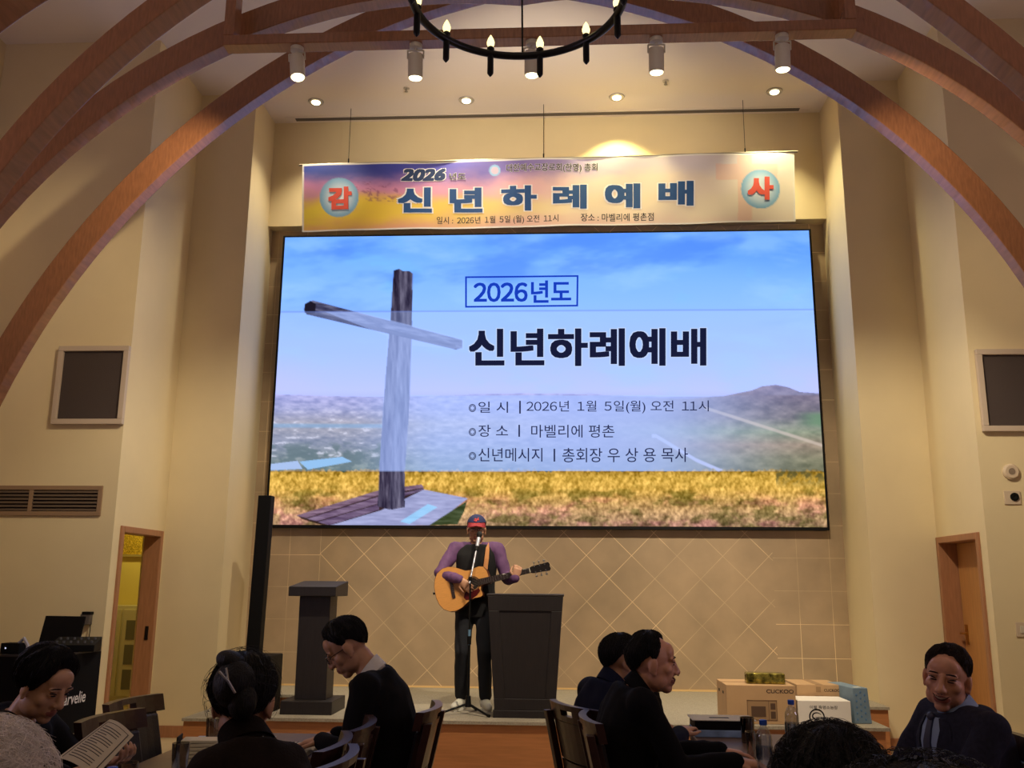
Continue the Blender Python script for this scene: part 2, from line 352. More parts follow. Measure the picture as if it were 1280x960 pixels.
# ------------------------------------------------------------------ arches, tie beam
def circ(pts, Y):
    P = [PY(u, v, Y) for u, v in pts]; x = np.array([p.x for p in P]); z = np.array([p.z for p in P])
    s = np.linalg.lstsq(np.stack([2*x, 2*z, np.ones_like(x)], 1), x*x+z*z, rcond=None)[0]
    return s[0], s[1], math.sqrt(s[2]+s[0]**2+s[1]**2)
def arch(Y, lo_l, up_l, lo_r, up_r, b, label, xc=-.33, th=None):
    cl, cr = circ(lo_l, Y+b), circ(lo_r, Y+b)
    def thick(c, up):
        return float(np.mean([math.hypot(PY(u, v, Y).x-c[0], PY(u, v, Y).z-c[1])-c[2] for u, v in up]))
    tl, tr = thick(cl, up_l), thick(cr, up_r); h = th or (tl+tr)/2
    def zat(c, x): return c[1]+math.sqrt(max(c[2]**2-(x-c[0])**2, 1e-4))
    za = (zat(cl, xc)+zat(cr, xc))/2
    lo = []
    a0 = math.atan2(zat(cl, xc)-cl[1], xc-cl[0])
    xs = SIDEL+.02; a1 = math.pi-.0
    n = 34
    for i in range(n+1):
        a = a1+(a0-a1)*i/n; p = [cl[0]+cl[2]*math.cos(a), cl[1]+cl[2]*math.sin(a)]
        p[1] += (za-zat(cl, xc))*max(0, 1-abs(p[0]-xc)/1.2); lo.append(p)
    b0 = math.atan2(zat(cr, xc)-cr[1], xc-cr[0]); b1 = 0.0
    hi = []
    for i in range(1, n+1):
        a = b0+(b1-b0)*i/n; p = [cr[0]+cr[2]*math.cos(a), cr[1]+cr[2]*math.sin(a)]
        p[1] += (za-zat(cr, xc))*max(0, 1-abs(p[0]-xc)/1.2); hi.append(p)
    P = lo+hi
    # straight legs to the floor
    P = [[P[0][0], .02]]+P+[[P[-1][0], .02]]
    rings = []
    for i, p in enumerate(P):
        q0, q1 = P[max(i-1, 0)], P[min(i+1, len(P)-1)]; tx, tz = q1[0]-q0[0], q1[1]-q0[1]; L = math.hypot(tx, tz); nx, nz = -tz/L, tx/L
        if abs(i-(n+1)) < 1: nx, nz = 0, 1
        rings.append([(p[0], Y, p[1]), (p[0]+nx*h, Y, p[1]+nz*h), (p[0]+nx*h, Y+b, p[1]+nz*h), (p[0], Y+b, p[1])])
    o = MB().loft(rings).build('arch_beam', BEAM, None, bevel=.006)
    return tag(o, label, 'beam', 'arched roof beams', 'thing'), (cl, cr, h)
arch(7.0, [(0,510),(121,320),(183,250),(247,195),(319,141),(430,67),(500,37),(618,0)], [(0,424),(72,320),(121,259),(188,186),(269,121),(369.5,64)],
     [(695,0),(850,43),(904,50),(964,77),(1051.5,131),(1132,198),(1192.6,250),(1253,320)], [(954,28),(1048,79),(1132,148),(1186,183),(1280,275)], .13,
     'lit orange-brown wooden arch nearest the stage, behind the tie beam')
ar2, c2 = arch(6.0, [(0,279),(111,188),(195,121),(292,60),(430,23),(500,7)], [(70,165),(141,97),(188,67),(282,23.5),(346,0)],
     [(860,3),(1065,47),(1134,89),(1181,116),(1280,180)], [(1065,3),(1172,47),(1280,131)], .13,
     'dark brown wooden arch the straight tie beam crosses')
arch(5.0, [(0,257),(67,171),(144,94),(198,50),(265,0)], [(0,181),(60,111),(117.6,57),(183,0)],
     [(1119,0),(1166,34),(1213,70.5),(1280,128)], [(1209,0),(1240,20),(1280,54)], .16,
     'brown wooden arch in front of the tie beam, running out at both top corners')
p0, p1 = PY(0, 37, 4.2), PY(57, 0, 4.2)
arch(4.0, [(-110,150),(-60,90),(0,37),(57,0),(120,-36)], [(0,0),(-60,50),(30,-28)], [(1200,-70),(1260,-35),(1330,10),(1400,70)], [(1300,-40),(1360,0)], .16,
     'wooden arch closest to the camera, only its corner in the top left')
TY = 5.86
tl, tr = PY(283, 47, TY), PY(1068, 38, TY); tz0, tz1 = PY(640, 53, TY).z, PY(640, 40.5, TY).z
tb = thing('tie_beam', 'straight wooden tie beam carrying the white spotlights below the arches', 'beam', ((tl.x+tr.x)/2, TY, tz0)); tb['kind'] = 'thing'
hx = (tr.x-tl.x)/2
MB().bb((-hx, -.06, 0), (hx, .06, tz1-tz0)).build('beam', BEAM, tb, bevel=.005)
for sx in (-1, 1):
    MB().bb((sx*hx-sx*.075, -.062, tz1-tz0), (sx*hx, .06, .62)).build('post', BEAM, tb, bevel=.005)

# ------------------------------------------------------------------ picture painter (numpy)
def vnoise(x, y, seed):
    rg = np.random.default_rng(seed).random((64, 64)); xi = np.floor(x).astype(int); yi = np.floor(y).astype(int); fx = x-xi; fy = y-yi
    fx = fx*fx*(3-2*fx); fy = fy*fy*(3-2*fy); g = lambda a, b: rg[a % 64, b % 64]
    return (g(xi,yi)*(1-fx)+g(xi+1,yi)*fx)*(1-fy)+(g(xi,yi+1)*(1-fx)+g(xi+1,yi+1)*fx)*fy
def fbm(x, y, seed, o=5):
    s = 0; a = .5; t = 0
    for i in range(o): s = s+a*vnoise(x, y, seed+i); t += a; a *= .55; x = x*2.03+5; y = y*2.03+9
    return s/t
def inpoly(u, v, P):
    r = np.zeros(u.shape, bool); n = len(P)
    for i in range(n):
        x0, y0 = P[i]; x1, y1 = P[(i+1) % n]
        if y0 == y1: continue
        c = ((y0 > v) != (y1 > v)) & (u < (x1-x0)*(v-y0)/(y1-y0)+x0); r ^= c
    return r
def sst(a, b, x): t = np.clip((x-a)/(b-a), 0, 1); return t*t*(3-2*t)
def mixc(c, d, t): return c*(1-t[..., None])+np.asarray(d, float)*t[..., None]
def ramp(v, stops):
    k = [s[0] for s in stops]; return np.stack([np.interp(v, k, [s[1][i] for s in stops]) for i in range(3)], -1)
def to_lin(c): c = np.clip(c, 0, 255)/255; return np.where(c <= .04045, c/12.92, ((c+.055)/1.055)**2.4)
def patch(name, corners, nu, nv, painter, m_, parent, wave=None):
    """flat sheet from four photo corners (tl,tr,br,bl as points), coloured per vertex"""
    s, t = np.meshgrid(np.linspace(0, 1, nu), np.linspace(0, 1, nv)); tl_, tr_, br_, bl_ = [np.array(c) for c in corners]
    P = ((1-s)*(1-t))[..., None]*tl_+(s*(1-t))[..., None]*tr_+(s*t)[..., None]*br_+((1-s)*t)[..., None]*bl_
    D = P-np.array(CAM); z = D @ np.array(FW); u = 640+FPX*(D @ np.array(RT))/z; v = 480-FPX*(D @ np.array(UP))/z
    col = sum(to_lin(painter(u+a_, v+b_)) for a_ in (-.28, .28) for b_ in (-.27, .27))/4
    if wave is not None: P[..., 1] += wave(P[..., 0], P[..., 2])
    idx = np.arange(nu*nv).reshape(nv, nu); f = np.stack([idx[:-1,:-1], idx[1:,:-1], idx[1:,1:], idx[:-1,1:]], -1).reshape(-1, 4)
    me = bpy.data.meshes.new(name); me.from_pydata(P.reshape(-1, 3).tolist(), [], f.tolist()); me.update()
    ca = me.color_attributes.new('picture', 'FLOAT_COLOR', 'POINT'); ca.data.foreach_set('color', np.concatenate([col.reshape(-1, 3), np.ones((nu*nv, 1))], 1).ravel().astype(np.float32))
    me.materials.append(m_); me.polygons.foreach_set('use_smooth', [True]*len(me.polygons))
    o = bpy.data.objects.new(name, me); COL.objects.link(o); o.parent = parent; return o
def text(body, box, Y, m_, parent, bold=0, name='lettering', shear=0, wave=None, sp=1.0, grow=0, dy=0, res=3, label=None):
    """lettering fitted into a photo box (u0,v0,u1,v1,drop) on the upright plane y = Y"""
    c = bpy.data.curves.new(name, 'FONT'); c.body = body; c.shear = shear; c.space_character = sp; c.resolution_u = res
    if shear == 0:                      # gothic digits from the wide set, drawn together
        c.body = body = ''.join(chr(ord(q)+0xfee0) if q.isdigit() else q for q in body)
        for i, q in enumerate(body):
            if '０' <= q <= '９': c.body_format[i].kerning = -16.5 if i+1 < len(body) and '０' <= body[i+1] <= '９' else -6
    o = bpy.data.objects.new(name, c); COL.objects.link(o); dg = bpy.context.evaluated_depsgraph_get(); dg.update()
    m0 = bpy.data.meshes.new_from_object(o.evaluated_get(dg)); bpy.data.objects.remove(o); bpy.data.curves.remove(c)
    b = bmesh.new(); b.from_mesh(m0); bpy.data.meshes.remove(m0); bmesh.ops.triangulate(b, faces=b.faces)
    if wave is not None:
        for _ in range(2):
            e = [x for x in b.edges if x.calc_length() > .22]
            if e: bmesh.ops.subdivide_edges(b, edges=e, cuts=1); bmesh.ops.triangulate(b, faces=b.faces)
    b.verts.index_update(); X = np.array([q.co[:] for q in b.verts]); F = [[q.index for q in f.verts] for f in b.faces]; b.free()
    r = bold; lo0, hi0 = X.min(0)-r, X.max(0)+r; r = bold+grow
    sh = [(0, 0)] if r == 0 else [(i*r, j*r) for i in (-1, 0, 1) for j in (-1, 0, 1)]
    A4 = [np.array(PY(*q, Y)) for q in ((box[0], box[3]), (box[2], box[3]+(box[4] if len(box) > 4 else 0)), (box[0], box[1]), (box[2], box[1]+(box[4] if len(box) > 4 else 0)))]
    V = []; FF = []
    for k, (dx, dz) in enumerate(sh):
        s_ = (X[:, 0]+dx-lo0[0])/(hi0[0]-lo0[0]); t = (X[:, 1]+dz-lo0[1])/(hi0[1]-lo0[1])
        P = ((1-s_)*(1-t))[:, None]*A4[0]+(s_*(1-t))[:, None]*A4[1]+((1-s_)*t)[:, None]*A4[2]+(s_*t)[:, None]*A4[3]
        P[:, 1] += dy-k*.00003
        if wave is not None: P[:, 1] += wave(P[:, 0], P[:, 2])
        n = len(V); V += P.tolist(); FF += [[i+n for i in f] for f in F]
    me = bpy.data.meshes.new(name); me.from_pydata(V, [], FF); me.materials.append(m_); me.update()
    o = bpy.data.objects.new(name, me); COL.objects.link(o); o.parent = parent
    if label: o['label'] = label
    return o

# ------------------------------------------------------------------ LED wall screen
YS = 10.215
def paint_screen(u, v):
    x = u/100; y = v/100
    c = ramp(v, [(285, (92, 150, 252)), (330, (112, 166, 253)), (380, (130, 176, 254)), (440, (150, 176, 250)), (488, (178, 182, 244)), (500, (168, 168, 226))])
    n = fbm(x*1.1+y*.9, y*3.2-x*.5, 3); n2 = fbm(x*.7+3, y*2.2+x*.25, 21)
    c = mixc(c, (78, 136, 246), sst(360, 300, v)*sst(800, 1000, u)*.7); c = mixc(c, (146, 190, 255), sst(.40, .78, n)*.5); c = mixc(c, (60, 112, 236), sst(.52, .78, n2)*.5*sst(430, 330, v))
    c = mixc(c, (112, 186, 226), sst(.6, .8, fbm(x*1.4+7, y*3, 40))*.3*sst(420, 340, v))
    c = mixc(c, (198, 178, 240), sst(430, 490, v)*.35*(sst(430, 330, u)+sst(900, 1010, u)))
    # plain with distant town
    land = ramp(v, [(494, (150, 140, 186)), (512, (140, 132, 160)), (530, (158, 142, 130)), (552, (120, 116, 118)), (572, (100, 104, 82)), (590, (70, 84, 50))])
    t = fbm(u/9, v/3.2, 55, 4); land = land+(t-.5)[..., None]*np.array([120, 105, 90])
    land = mixc(land, (226, 216, 214), (t > .66)*.55*sst(505, 530, v)*(v < 572)*(1-.85*sst(440, 540, u)))
    land = mixc(land, (96, 134, 160), sst(4, 1, np.abs(v-532-(u-340)*.004))*.7*(u < 480))
    land = mixc(land, (52, 66, 44), sst(.45, .6, fbm(u/14, v/9, 71))*.8*sst(548, 562, v)*(u < 480))
    rm = sst(560, 760, u)
    land = mixc(land, np.array([118, 112, 150.]), rm*.55*(v > 494))
    c = np.where((v > 494+2*np.sin(u/60))[..., None], land, c)
    # hill on the right
    hz = np.interp(u, [640, 700, 735, 770, 860, 905, 940, 952, 970, 985, 1000, 1040], [500, 495, 491, 496, 499, 495, 488, 483, 481, 484, 490, 493])
    hill = ramp(v, [(480, (112, 92, 112)), (505, (104, 92, 100)), (522, (108, 98, 96)), (540, (122, 128, 92)), (556, (140, 116, 86)), (575, (110, 104, 66)), (592, (88, 84, 48))])
    hill = hill+(fbm(u/12, v/6, 90, 5)-.5)[..., None]*np.array([80, 70, 62])
    hill = mixc(hill, (84, 122, 74), sst(985, 1025, u)*sst(512, 520, v)*sst(538, 528, v)*.8)
    hill = mixc(hill, (200, 176, 150), sst(3, 1, np.abs(v-(511+(u-885)*.32)))*.7*(u > 880))
    hm = (v > hz)*sst(690, 930, u); c = mixc(c, hill, np.clip(hm, 0, 1)) if False else c*(1-hm[..., None])+hill*hm[..., None]
    # barn roofs
    for P, q in (([(374, 577), (428, 571), (440, 577), (385, 587)], (120, 170, 200)), ([(338, 580), (372, 576), (378, 586), (338, 588)], (150, 170, 196))):
        c = np.where(inpoly(u, v, P)[..., None], np.array(q, float), c)
    # path
    pv = np.interp(u, [820, 870, 900, 940, 985, 1000], [545, 575, 588, 598, 608, 614]); c = mixc(c, (176, 170, 186), sst(3.2, 1.5, np.abs(v-pv))*(u > 815)*(u < 995))
    # white translucent panel
    pan = (v > 390-(u-340)*.0045) & (v < 589); pt = .36+.38*sst(420, 560, u)-.58*sst(800, 1030, u)
    # grass
    gl = ramp(v, [(586, (140, 106, 34)), (597, (196, 156, 66)), (612, (196, 154, 70)), (630, (176, 138, 84)), (645, (172, 136, 98)), (660, (140, 112, 84))])
    n = fbm(u/4.2+v*.1, v/5.5, 120, 5); n2 = fbm(u/26, v/11, 140, 5); n3 = fbm(u/2.2, v/3.4, 160, 4)
    gl = gl+(n-.5)[..., None]*np.array([120, 104, 80])+(n3-.5)[..., None]*np.array([120, 106, 84])
    gl = gl*(1-.38*(.75*sst(.48, .68, n2)*sst(598, 622, v))[..., None])+np.array([-8, 0, -12])*(sst(.48, .68, n2)*sst(598, 622, v))[..., None]; gl = gl+np.array([22, 2, 20])*(sst(.45, .7, fbm(u/26, v/16, 170))*sst(612, 630, v))[..., None]
    gl = mixc(gl, (70, 66, 34), (u > 970)*sst(.3, .6, n)*sst(612, 594, v)*.8)
    gr = v > 588+2.2*(fbm(u/4, v*0, 200, 2)-.5)*3
    c = np.where(gr[..., None], gl, c)
    # stone slab and planks under the cross
    def po(P, q, k=0, sd=1):
        nonlocal c
        mm = inpoly(u, v, P); q = np.array(q, float)+(fbm(u/16, v/2.2, 300+sd, 4)-.5)[..., None]*k; c = np.where(mm[..., None], q, c)
    po([(408, 655), (474, 631), (530, 612), (585, 623), (560, 642), (536, 657), (410, 657)], (146, 150, 190), 50)
    po([(536, 657), (562, 640), (584, 626), (580, 640), (572, 655)], (60, 70, 44), 60)
    po([(500, 652), (535, 630), (547, 634), (512, 655)], (140, 186, 226), 20)
    po([(371, 645), (412, 657), (476, 638), (530, 612), (527, 606), (476, 612)], (52, 36, 38), 30)
    for k, P in enumerate(([(370, 644.5), (383, 647.5), (473, 619), (530, 609.5), (527, 605.5), (476, 612)], [(384, 648.5), (396, 651.5), (474, 629), (474, 620.5)], [(397, 652.5), (412, 656.5), (474, 637), (474, 630)], [(505, 616), (530, 610.5), (528, 613), (505, 620)])):
        po(P, ((116, 92, 112), (104, 84, 110), (94, 76, 104), (96, 80, 108))[k], 90, k)
    po([(372, 645), (383, 648.5), (396, 652), (411, 657), (404, 657), (378, 649)], (50, 34, 30), 30)
    # the cross
    wood = lambda q, k, sd: np.array(q, float)+(fbm(u/2.6, v/22, 400+sd, 4)-.5)[..., None]*k
    woodh = lambda q, k, sd: np.array(q, float)+(fbm((u+v*3)/22, (v-u*.22)/2.4, 420+sd, 4)-.5)[..., None]*k
    for P, q in (([(492, 338), (499, 336), (504, 339), (512, 339), (516, 342), (514.5, 420), (511, 520), (506, 588), (506, 634), (490, 637), (472, 633), (474, 588), (482, 470), (488, 400)], (74, 70, 92)),
                 ([(492, 338), (499, 336), (500, 400), (494, 500), (488, 588), (487, 637), (472, 633), (474, 588), (482, 470), (488, 400)], (52, 46, 66))):
        c = np.where(inpoly(u, v, P)[..., None], wood(q, 120, 1), c)
    c = np.where(inpoly(u, v, [(381, 380), (391, 375.5), (578, 425), (578, 435), (570, 437), (381, 391)])[..., None], woodh((70, 70, 96), 110, 2), c)
    c = np.where(inpoly(u, v, [(381, 386), (394, 391), (570, 430), (570, 437), (383, 393)])[..., None], woodh((46, 44, 66), 60, 3), c)
    c = np.where(inpoly(u, v, [(381, 380), (388, 376), (395, 380), (394, 391), (384, 393), (380, 388)])[..., None], np.array((26, 22, 34.)), c)
    incross = (u > 470) & (u < 580)
    ptc = np.where(inpoly(u, v, [(381,380),(391,375),(580,424),(580,437),(516,432),(507,589),(474,589),(484,420)]), .66, np.where(v < 494, .34, pt))
    c = np.where(pan[..., None], c*(1-ptc[..., None])+np.array((162, 188, 252.))*ptc[..., None], c)
    c = mixc(c, (96, 116, 190), sst(1.1, .4, np.abs(v-(390-(u-340)*.0045)))*.5)
    return c
sc_t = thing('led_screen', 'large wall screen showing a wooden cross on a golden hill', 'screen', (0, 0, 0))
cs = [PY(355.9, 297, YS), PY(1012, 288, YS), PY(1033, 658.5, YS), PY(334.5, 656.5, YS)]
xl, xr = (cs[0].x+cs[3].x)/2, (cs[1].x+cs[2].x)/2; zt_, zb_ = (cs[0].z+cs[1].z)/2, (cs[2].z+cs[3].z)/2
MB().bb((xl-.025, YS+.004, zb_-.03), (xr+.025, D3-.001, min(zt_+.02, ZS-.005))).build('cabinet', BLACK, sc_t)
patch('picture', [(xl, YS, zt_), (xr, YS, zt_), (xr, YS, zb_), (xl, YS, zb_)], 620, 346, paint_screen, vcmat('screen_picture'), sc_t)
S_INK = emat('screen_ink', (24, 28, 58)); S_BLUE = emat('screen_blue', (24, 62, 190)); S_W = emat('screen_white', (196, 216, 255)); S_THIN = emat('screen_thin', (40, 46, 84))
text('2026년도', (592, 351, 714, 379, -.7), YS-.008, S_BLUE, sc_t, bold=.022, label='blue boxed year line')
fr = MB()
for (a_, b_) in (((582.5, 346.5), (722, 345)), ((722, 345), (721.5, 382)), ((721.5, 382), (582.5, 383.5)), ((582.5, 383.5), (582.5, 346.5))):
    p, q = PY(*a_, YS-.008), PY(*b_, YS-.008); h = .010
    dxy = (q-p).normalized(); nn = Vector((-dxy.z, 0, dxy.x))*h
    fr.add([p-nn-dxy*h, q-nn+dxy*h, q+nn+dxy*h, p+nn-dxy*h], [(0,1,2,3)])
fr.build('text_frame', S_BLUE, sc_t)
text('신년하례예배', (586, 411, 883, 458, -1), YS-.005, S_W, sc_t, bold=.032, grow=.02, name='lettering_outline')
text('신년하례예배', (586, 411, 883, 458, -1), YS-.010, S_INK, sc_t, bold=.032)
for body, bx in (('◎', (586, 505, 595, 515)), ('일 시', (598, 502, 635, 516)), ('|', (649, 501, 651, 517)), ('2026년 1월 5일(월) 오전 11시', (658, 501, 886, 517, -.5)),
                 ('◎', (586, 535, 595, 545)), ('장 소', (598, 531, 635, 546)), ('|', (648, 531, 650, 546)), ('마벨리에 평촌', (664, 531, 768, 547)),
                 ('◎', (586, 565, 595, 575)), ('신년메시지', (598, 560, 678, 577)), ('|', (692, 561, 694, 577)), ('총회장 우 상 용 목사', (703, 560, 860, 578, -.5))):
    text(body, bx, YS-.008, S_THIN, sc_t, bold=.002)

# ------------------------------------------------------------------ banner
YB = 9.86
wave = lambda x, z: .012*np.sin(x*3.1+z*2)+.006*np.sin(x*7.3-z*5)
def paint_banner(u, v):
    s = (u-378)/616; t = (v-(206-s*16))/(83+s*4)
    top = ramp(s, [(0, (38, 60, 150)), (.2, (62, 66, 160)), (.45, (128, 112, 178)), (.6, (190, 176, 200)), (.8, (206, 196, 204)), (1, (214, 204, 196))])
    mid = ramp(s, [(0, (196, 130, 178)), (.2, (206, 138, 176)), (.4, (224, 168, 176)), (.6, (226, 204, 190)), (1, (222, 212, 196))])
    low = ramp(s, [(0, (232, 206, 62)), (.15, (230, 196, 60)), (.35, (228, 196, 110)), (.55, (228, 208, 176)), (1, (222, 212, 196))])
    bot = ramp(s, [(0, (222, 170, 100)), (.2, (214, 150, 130)), (.4, (220, 176, 158)), (1, (220, 208, 192))])
    n = fbm(s*9, t*3, 500); t2 = np.clip(t+(n-.5)*.35, 0, 1)
    c = np.where((t2 < .42)[..., None], top+(mid-top)*sst(.1, .42, t2)[..., None], np.where((t2 < .75)[..., None], mid+(low-mid)*sst(.42, .7, t2)[..., None], low+(bot-low)*sst(.75, 1, t2)[..., None]))
    c = mixc(c, (150, 140, 190), sst(.55, .75, fbm(s*6+3, t*2, 530))*.5*sst(.4, .1, t)*sst(.3, .6, s))
    c = mixc(c, (226, 168, 150), ((np.abs(u-931) < 9) & (v > 190) | (np.abs(v-215) < 10) & (u > 895) & (u < 972))*.42)
    # small birds
    c = mixc(c, (128, 70, 110), (fbm(u/4.5, v/3, 560, 3) > .66)*.5*(u > 440)*(u < 500)*(v > 228)*(v < 252))
    # the two printed balls
    for cx, cy, rr in ((424, 247, 24.5), (950.5, 236.5, 24.5)):
        dd = np.hypot(u-cx, (v-cy)); bb = ramp(dd/rr, [(0, (226, 232, 240)), (.6, (190, 212, 232)), (1, (112, 166, 206))]); c = np.where((dd < rr)[..., None], bb, c)
    dd = np.hypot(u-618.5, v-213); c = np.where((dd < 7)[..., None], np.where((dd < 4.5)[..., None], np.array((206, 176, 196.)), np.array((140, 184, 220.))), c)
    e = np.minimum(np.minimum(s*616, (1-s)*616), np.minimum(t, 1-t)*85); c = np.where((e < 1.6)[..., None], np.array((226, 222, 216.)), c)
    return c
bn = thing('banner', 'long colourful cloth banner hung above the screen', 'banner', (0, 0, 0))
patch('cloth', [PY(378, 206, YB), PY(993, 190, YB), PY(994.5, 277, YB), PY(377, 289.5, YB)], 420, 70, paint_banner, vcmat('banner_print', False), bn, wave)
B_NAVY = mat('print_navy', (26, 72, 128), .7); B_W = mat('print_white', (232, 228, 226), .7); B_RED = mat('print_red', (226, 78, 58), .7); B_K = mat('print_black', (34, 30, 40), .7); B_DN = mat('print_darknavy', (30, 52, 92), .7)
def bt(body, bx, m_, bold, outline=.03, shear=0):
    if outline: text(body, bx, YB, B_W, bn, bold=bold, grow=outline, wave=wave, dy=-.0016, shear=shear, name='lettering_outline')
    text(body, bx, YB, m_, bn, bold=bold, wave=wave, dy=-.0032, shear=shear)
for ch, bx in (('신', (497, 234, 540, 266)), ('년', (562, 234, 603, 265)), ('하', (626.5, 232.5, 671, 263.5)), ('례', (691, 231, 733.5, 261.5)), ('예', (756, 228.5, 800.5, 260)), ('배', (823, 226.5, 867, 257))):
    bt(ch, bx, B_NAVY, .042, .034)
bt('2026', (501, 211, 557, 226.5, -1), B_DN, .05, .035, .25); bt('년도', (562, 216, 582, 224.5), B_K, .012, .028)
bt('대한예수교장로회(한영) 총회', (633, 205.5, 747, 217, -2), B_K, .012, .028)
bt('일시 : 2026년 1월 5일 (월) 오전 11시', (546, 271, 698, 281.5, -2.5), B_K, .008, 0); bt('장소 : 마벨리에 평촌점', (726, 267.5, 817, 277.5, -1.8), B_K, .008, 0)
bt('감', (410, 233.5, 440, 262), B_RED, .05, 0); bt('사', (934, 221, 967, 250), B_RED, .05, 0)
rd = MB().tube([PY(374, 206.5, YB+.015), PY(997, 189.5, YB+.015)], .013, 8).build('rod', mat('rod_grey', (150, 140, 120), .4), bn, smooth=True)
for u in (435.5, 679.5, 931.5):
    p = PY(u, 206-(u-378)*.026, YB+.015); MB().tube([p, (p.x, p.y, ZC-.001)], .003, 6).build('wire', IRON, bn)
    MB().tube([p, (p.x, p.y, p.z+.06)], .008, 6).build('clip', IRON, bn)

# ------------------------------------------------------------------ ceiling fittings
GLOW = emat('lamp_glow', (255, 240, 190), 6.0); RIM = mat('lamp_rim', (180, 172, 160), .35, metal=.3)
DL = [(395, 127, 'recessed ceiling downlight nearest the left side wall', 150, (1, .86, .6)), (583, 125, 'recessed ceiling downlight above the banner year', 220, (1, .86, .62)),
      (771, 121, 'recessed ceiling downlight above the bright yellow patch of wall', 160, (1, .86, .36)), (968, 114, 'recessed ceiling downlight nearest the right side wall', 220, (1, .87, .5))]
for i, (u, v, lb, en, colr) in enumerate(DL):
    p = PZ(u, v, ZC)
    t = thing('downlight', lb, 'light', p, 0, 'recessed downlights over the stage')
    MB().lathe([(.055, -.001), (.055, -.012), (.085, -.012), (.09, -.004), (.09, -.0005)], n=24, caps=False).build('rim', RIM, t, smooth=True)
    MB().lathe([(.052, -.002), (.046, -.022), (.02, -.034), (.002, -.037)], n=20).build('bulb', GLOW, t, smooth=True)
    if i == 2: lamp('downlight_beam', 'SPOT', p+Vector((0, 0, -.06)), en, colr, (p.x+.04, DU, 5.35), .03, 92, .55)
    else: lamp('downlight_beam', 'SPOT', p+Vector((0, 0, -.06)), en, colr, (p.x, p.y-.1, 0), .04, 94, 1.0)
for u, v, lb in ((508, 110, 'small ceiling sprinkler between the two left downlights'), (832, 101, 'small ceiling sprinkler between the two right downlights')):
    p = PZ(u, v, ZC); t = thing('sprinkler', lb, 'sprinkler', p, 0, 'ceiling sprinklers')
    MB().lathe([(.035, 0), (.035, -.008), (.012, -.012)], n=16).build('rosette', RIM, t, smooth=True)
    MB().lathe([(.008, -.012), (.008, -.04), (.02, -.042), (.02, -.046)], n=10).build('nozzle', STEEL, t)
SPOTS = [(372, 52, 83, (-.25, .0), 'white track spotlight at the far left of the tie beam, aimed at the arch'), (520, 51, 85, (.0, -.1), 'white track spotlight left of the chandelier'),
         (665, 46, 83, (0, -.1), 'white track spotlight behind the chandelier'), (820, 45, 80, (.03, -.12), 'white track spotlight right of the chandelier'), (977, 41, 75, (-.04, -.12), 'white track spotlight at the far right of the tie beam')]
for i, (u, v0, v1, ti, lb) in enumerate(SPOTS):
    p = PY(u, v0, TY); L = p.z-PY(u, v1, TY).z
    t = thing('track_spotlight', lb, 'light', (p.x, TY, tz0), 0, 'spotlights under the tie beam')
    r = .052
    MB().lathe([(.045, 0), (.045, -.03), (.012, -.034), (.012, -.05)], n=16).build('mount', WHITEP, t, smooth=True)
    M_ = Matrix.Translation((0, 0, -.045)) @ Matrix.Rotation(.12 if i else -.1, 4, 'X') @ Matrix.Rotation(-.12 if i == 0 else 0, 4, 'Y')
    b = MB(M_); b.tube([(-.056, 0, 0), (-.056, 0, -.06)], .006, 6); b.tube([(.056, 0, 0), (.056, 0, -.06)], .006, 6); b.tube([(-.056, 0, 0), (.056, 0, 0)], .006, 6)
    b.build('yoke', WHITEP, t, smooth=True)
    MB(M_).lathe([(.02, -.02), (r*.95, -.03), (r, -.05), (r, -.2), (r*.9, -.2), (r*.88, -.185)], n=20).build('can', WHITEP, t, smooth=True)
    MB(M_).lathe([(.001, -.192), (r*.86, -.192), (r*.8, -.205), (.001, -.21)], n=20).build('lens', GLOW, t, smooth=True)
TS = [(-1.75, 5.7, .6), (-2.9, 9.4, 1.3), (-.3, 9.9, 6.0), (.2, 9.5, 1.0), (2.9, 9.4, 1.4)]
for (u, v0, v1, ti, lb), tg, en in zip(SPOTS, TS, (0, 430, 480, 620, 390)):
    p = PY(u, v1+4, TY)
    if en: lamp('spotlight_beam', 'SPOT', (p.x, TY+.06, p.z-.09), en, (1, .86, .64), tg, .04, 68, .75)
p = PY(372, 60, TY)
lamp('spotlight_beam', 'SPOT', (p.x-.06, TY+.1, p.z), 230, (1, .80, .52), (-3.5, 7.0, 4.5), .03, 60, .9)
p = PY(977, 60, TY)
lamp('spotlight_beam', 'SPOT', (p.x+.02, TY+.1, p.z+.02), 160, (1, .80, .52), (3.3, 7.0, 4.3), .03, 70, .9)

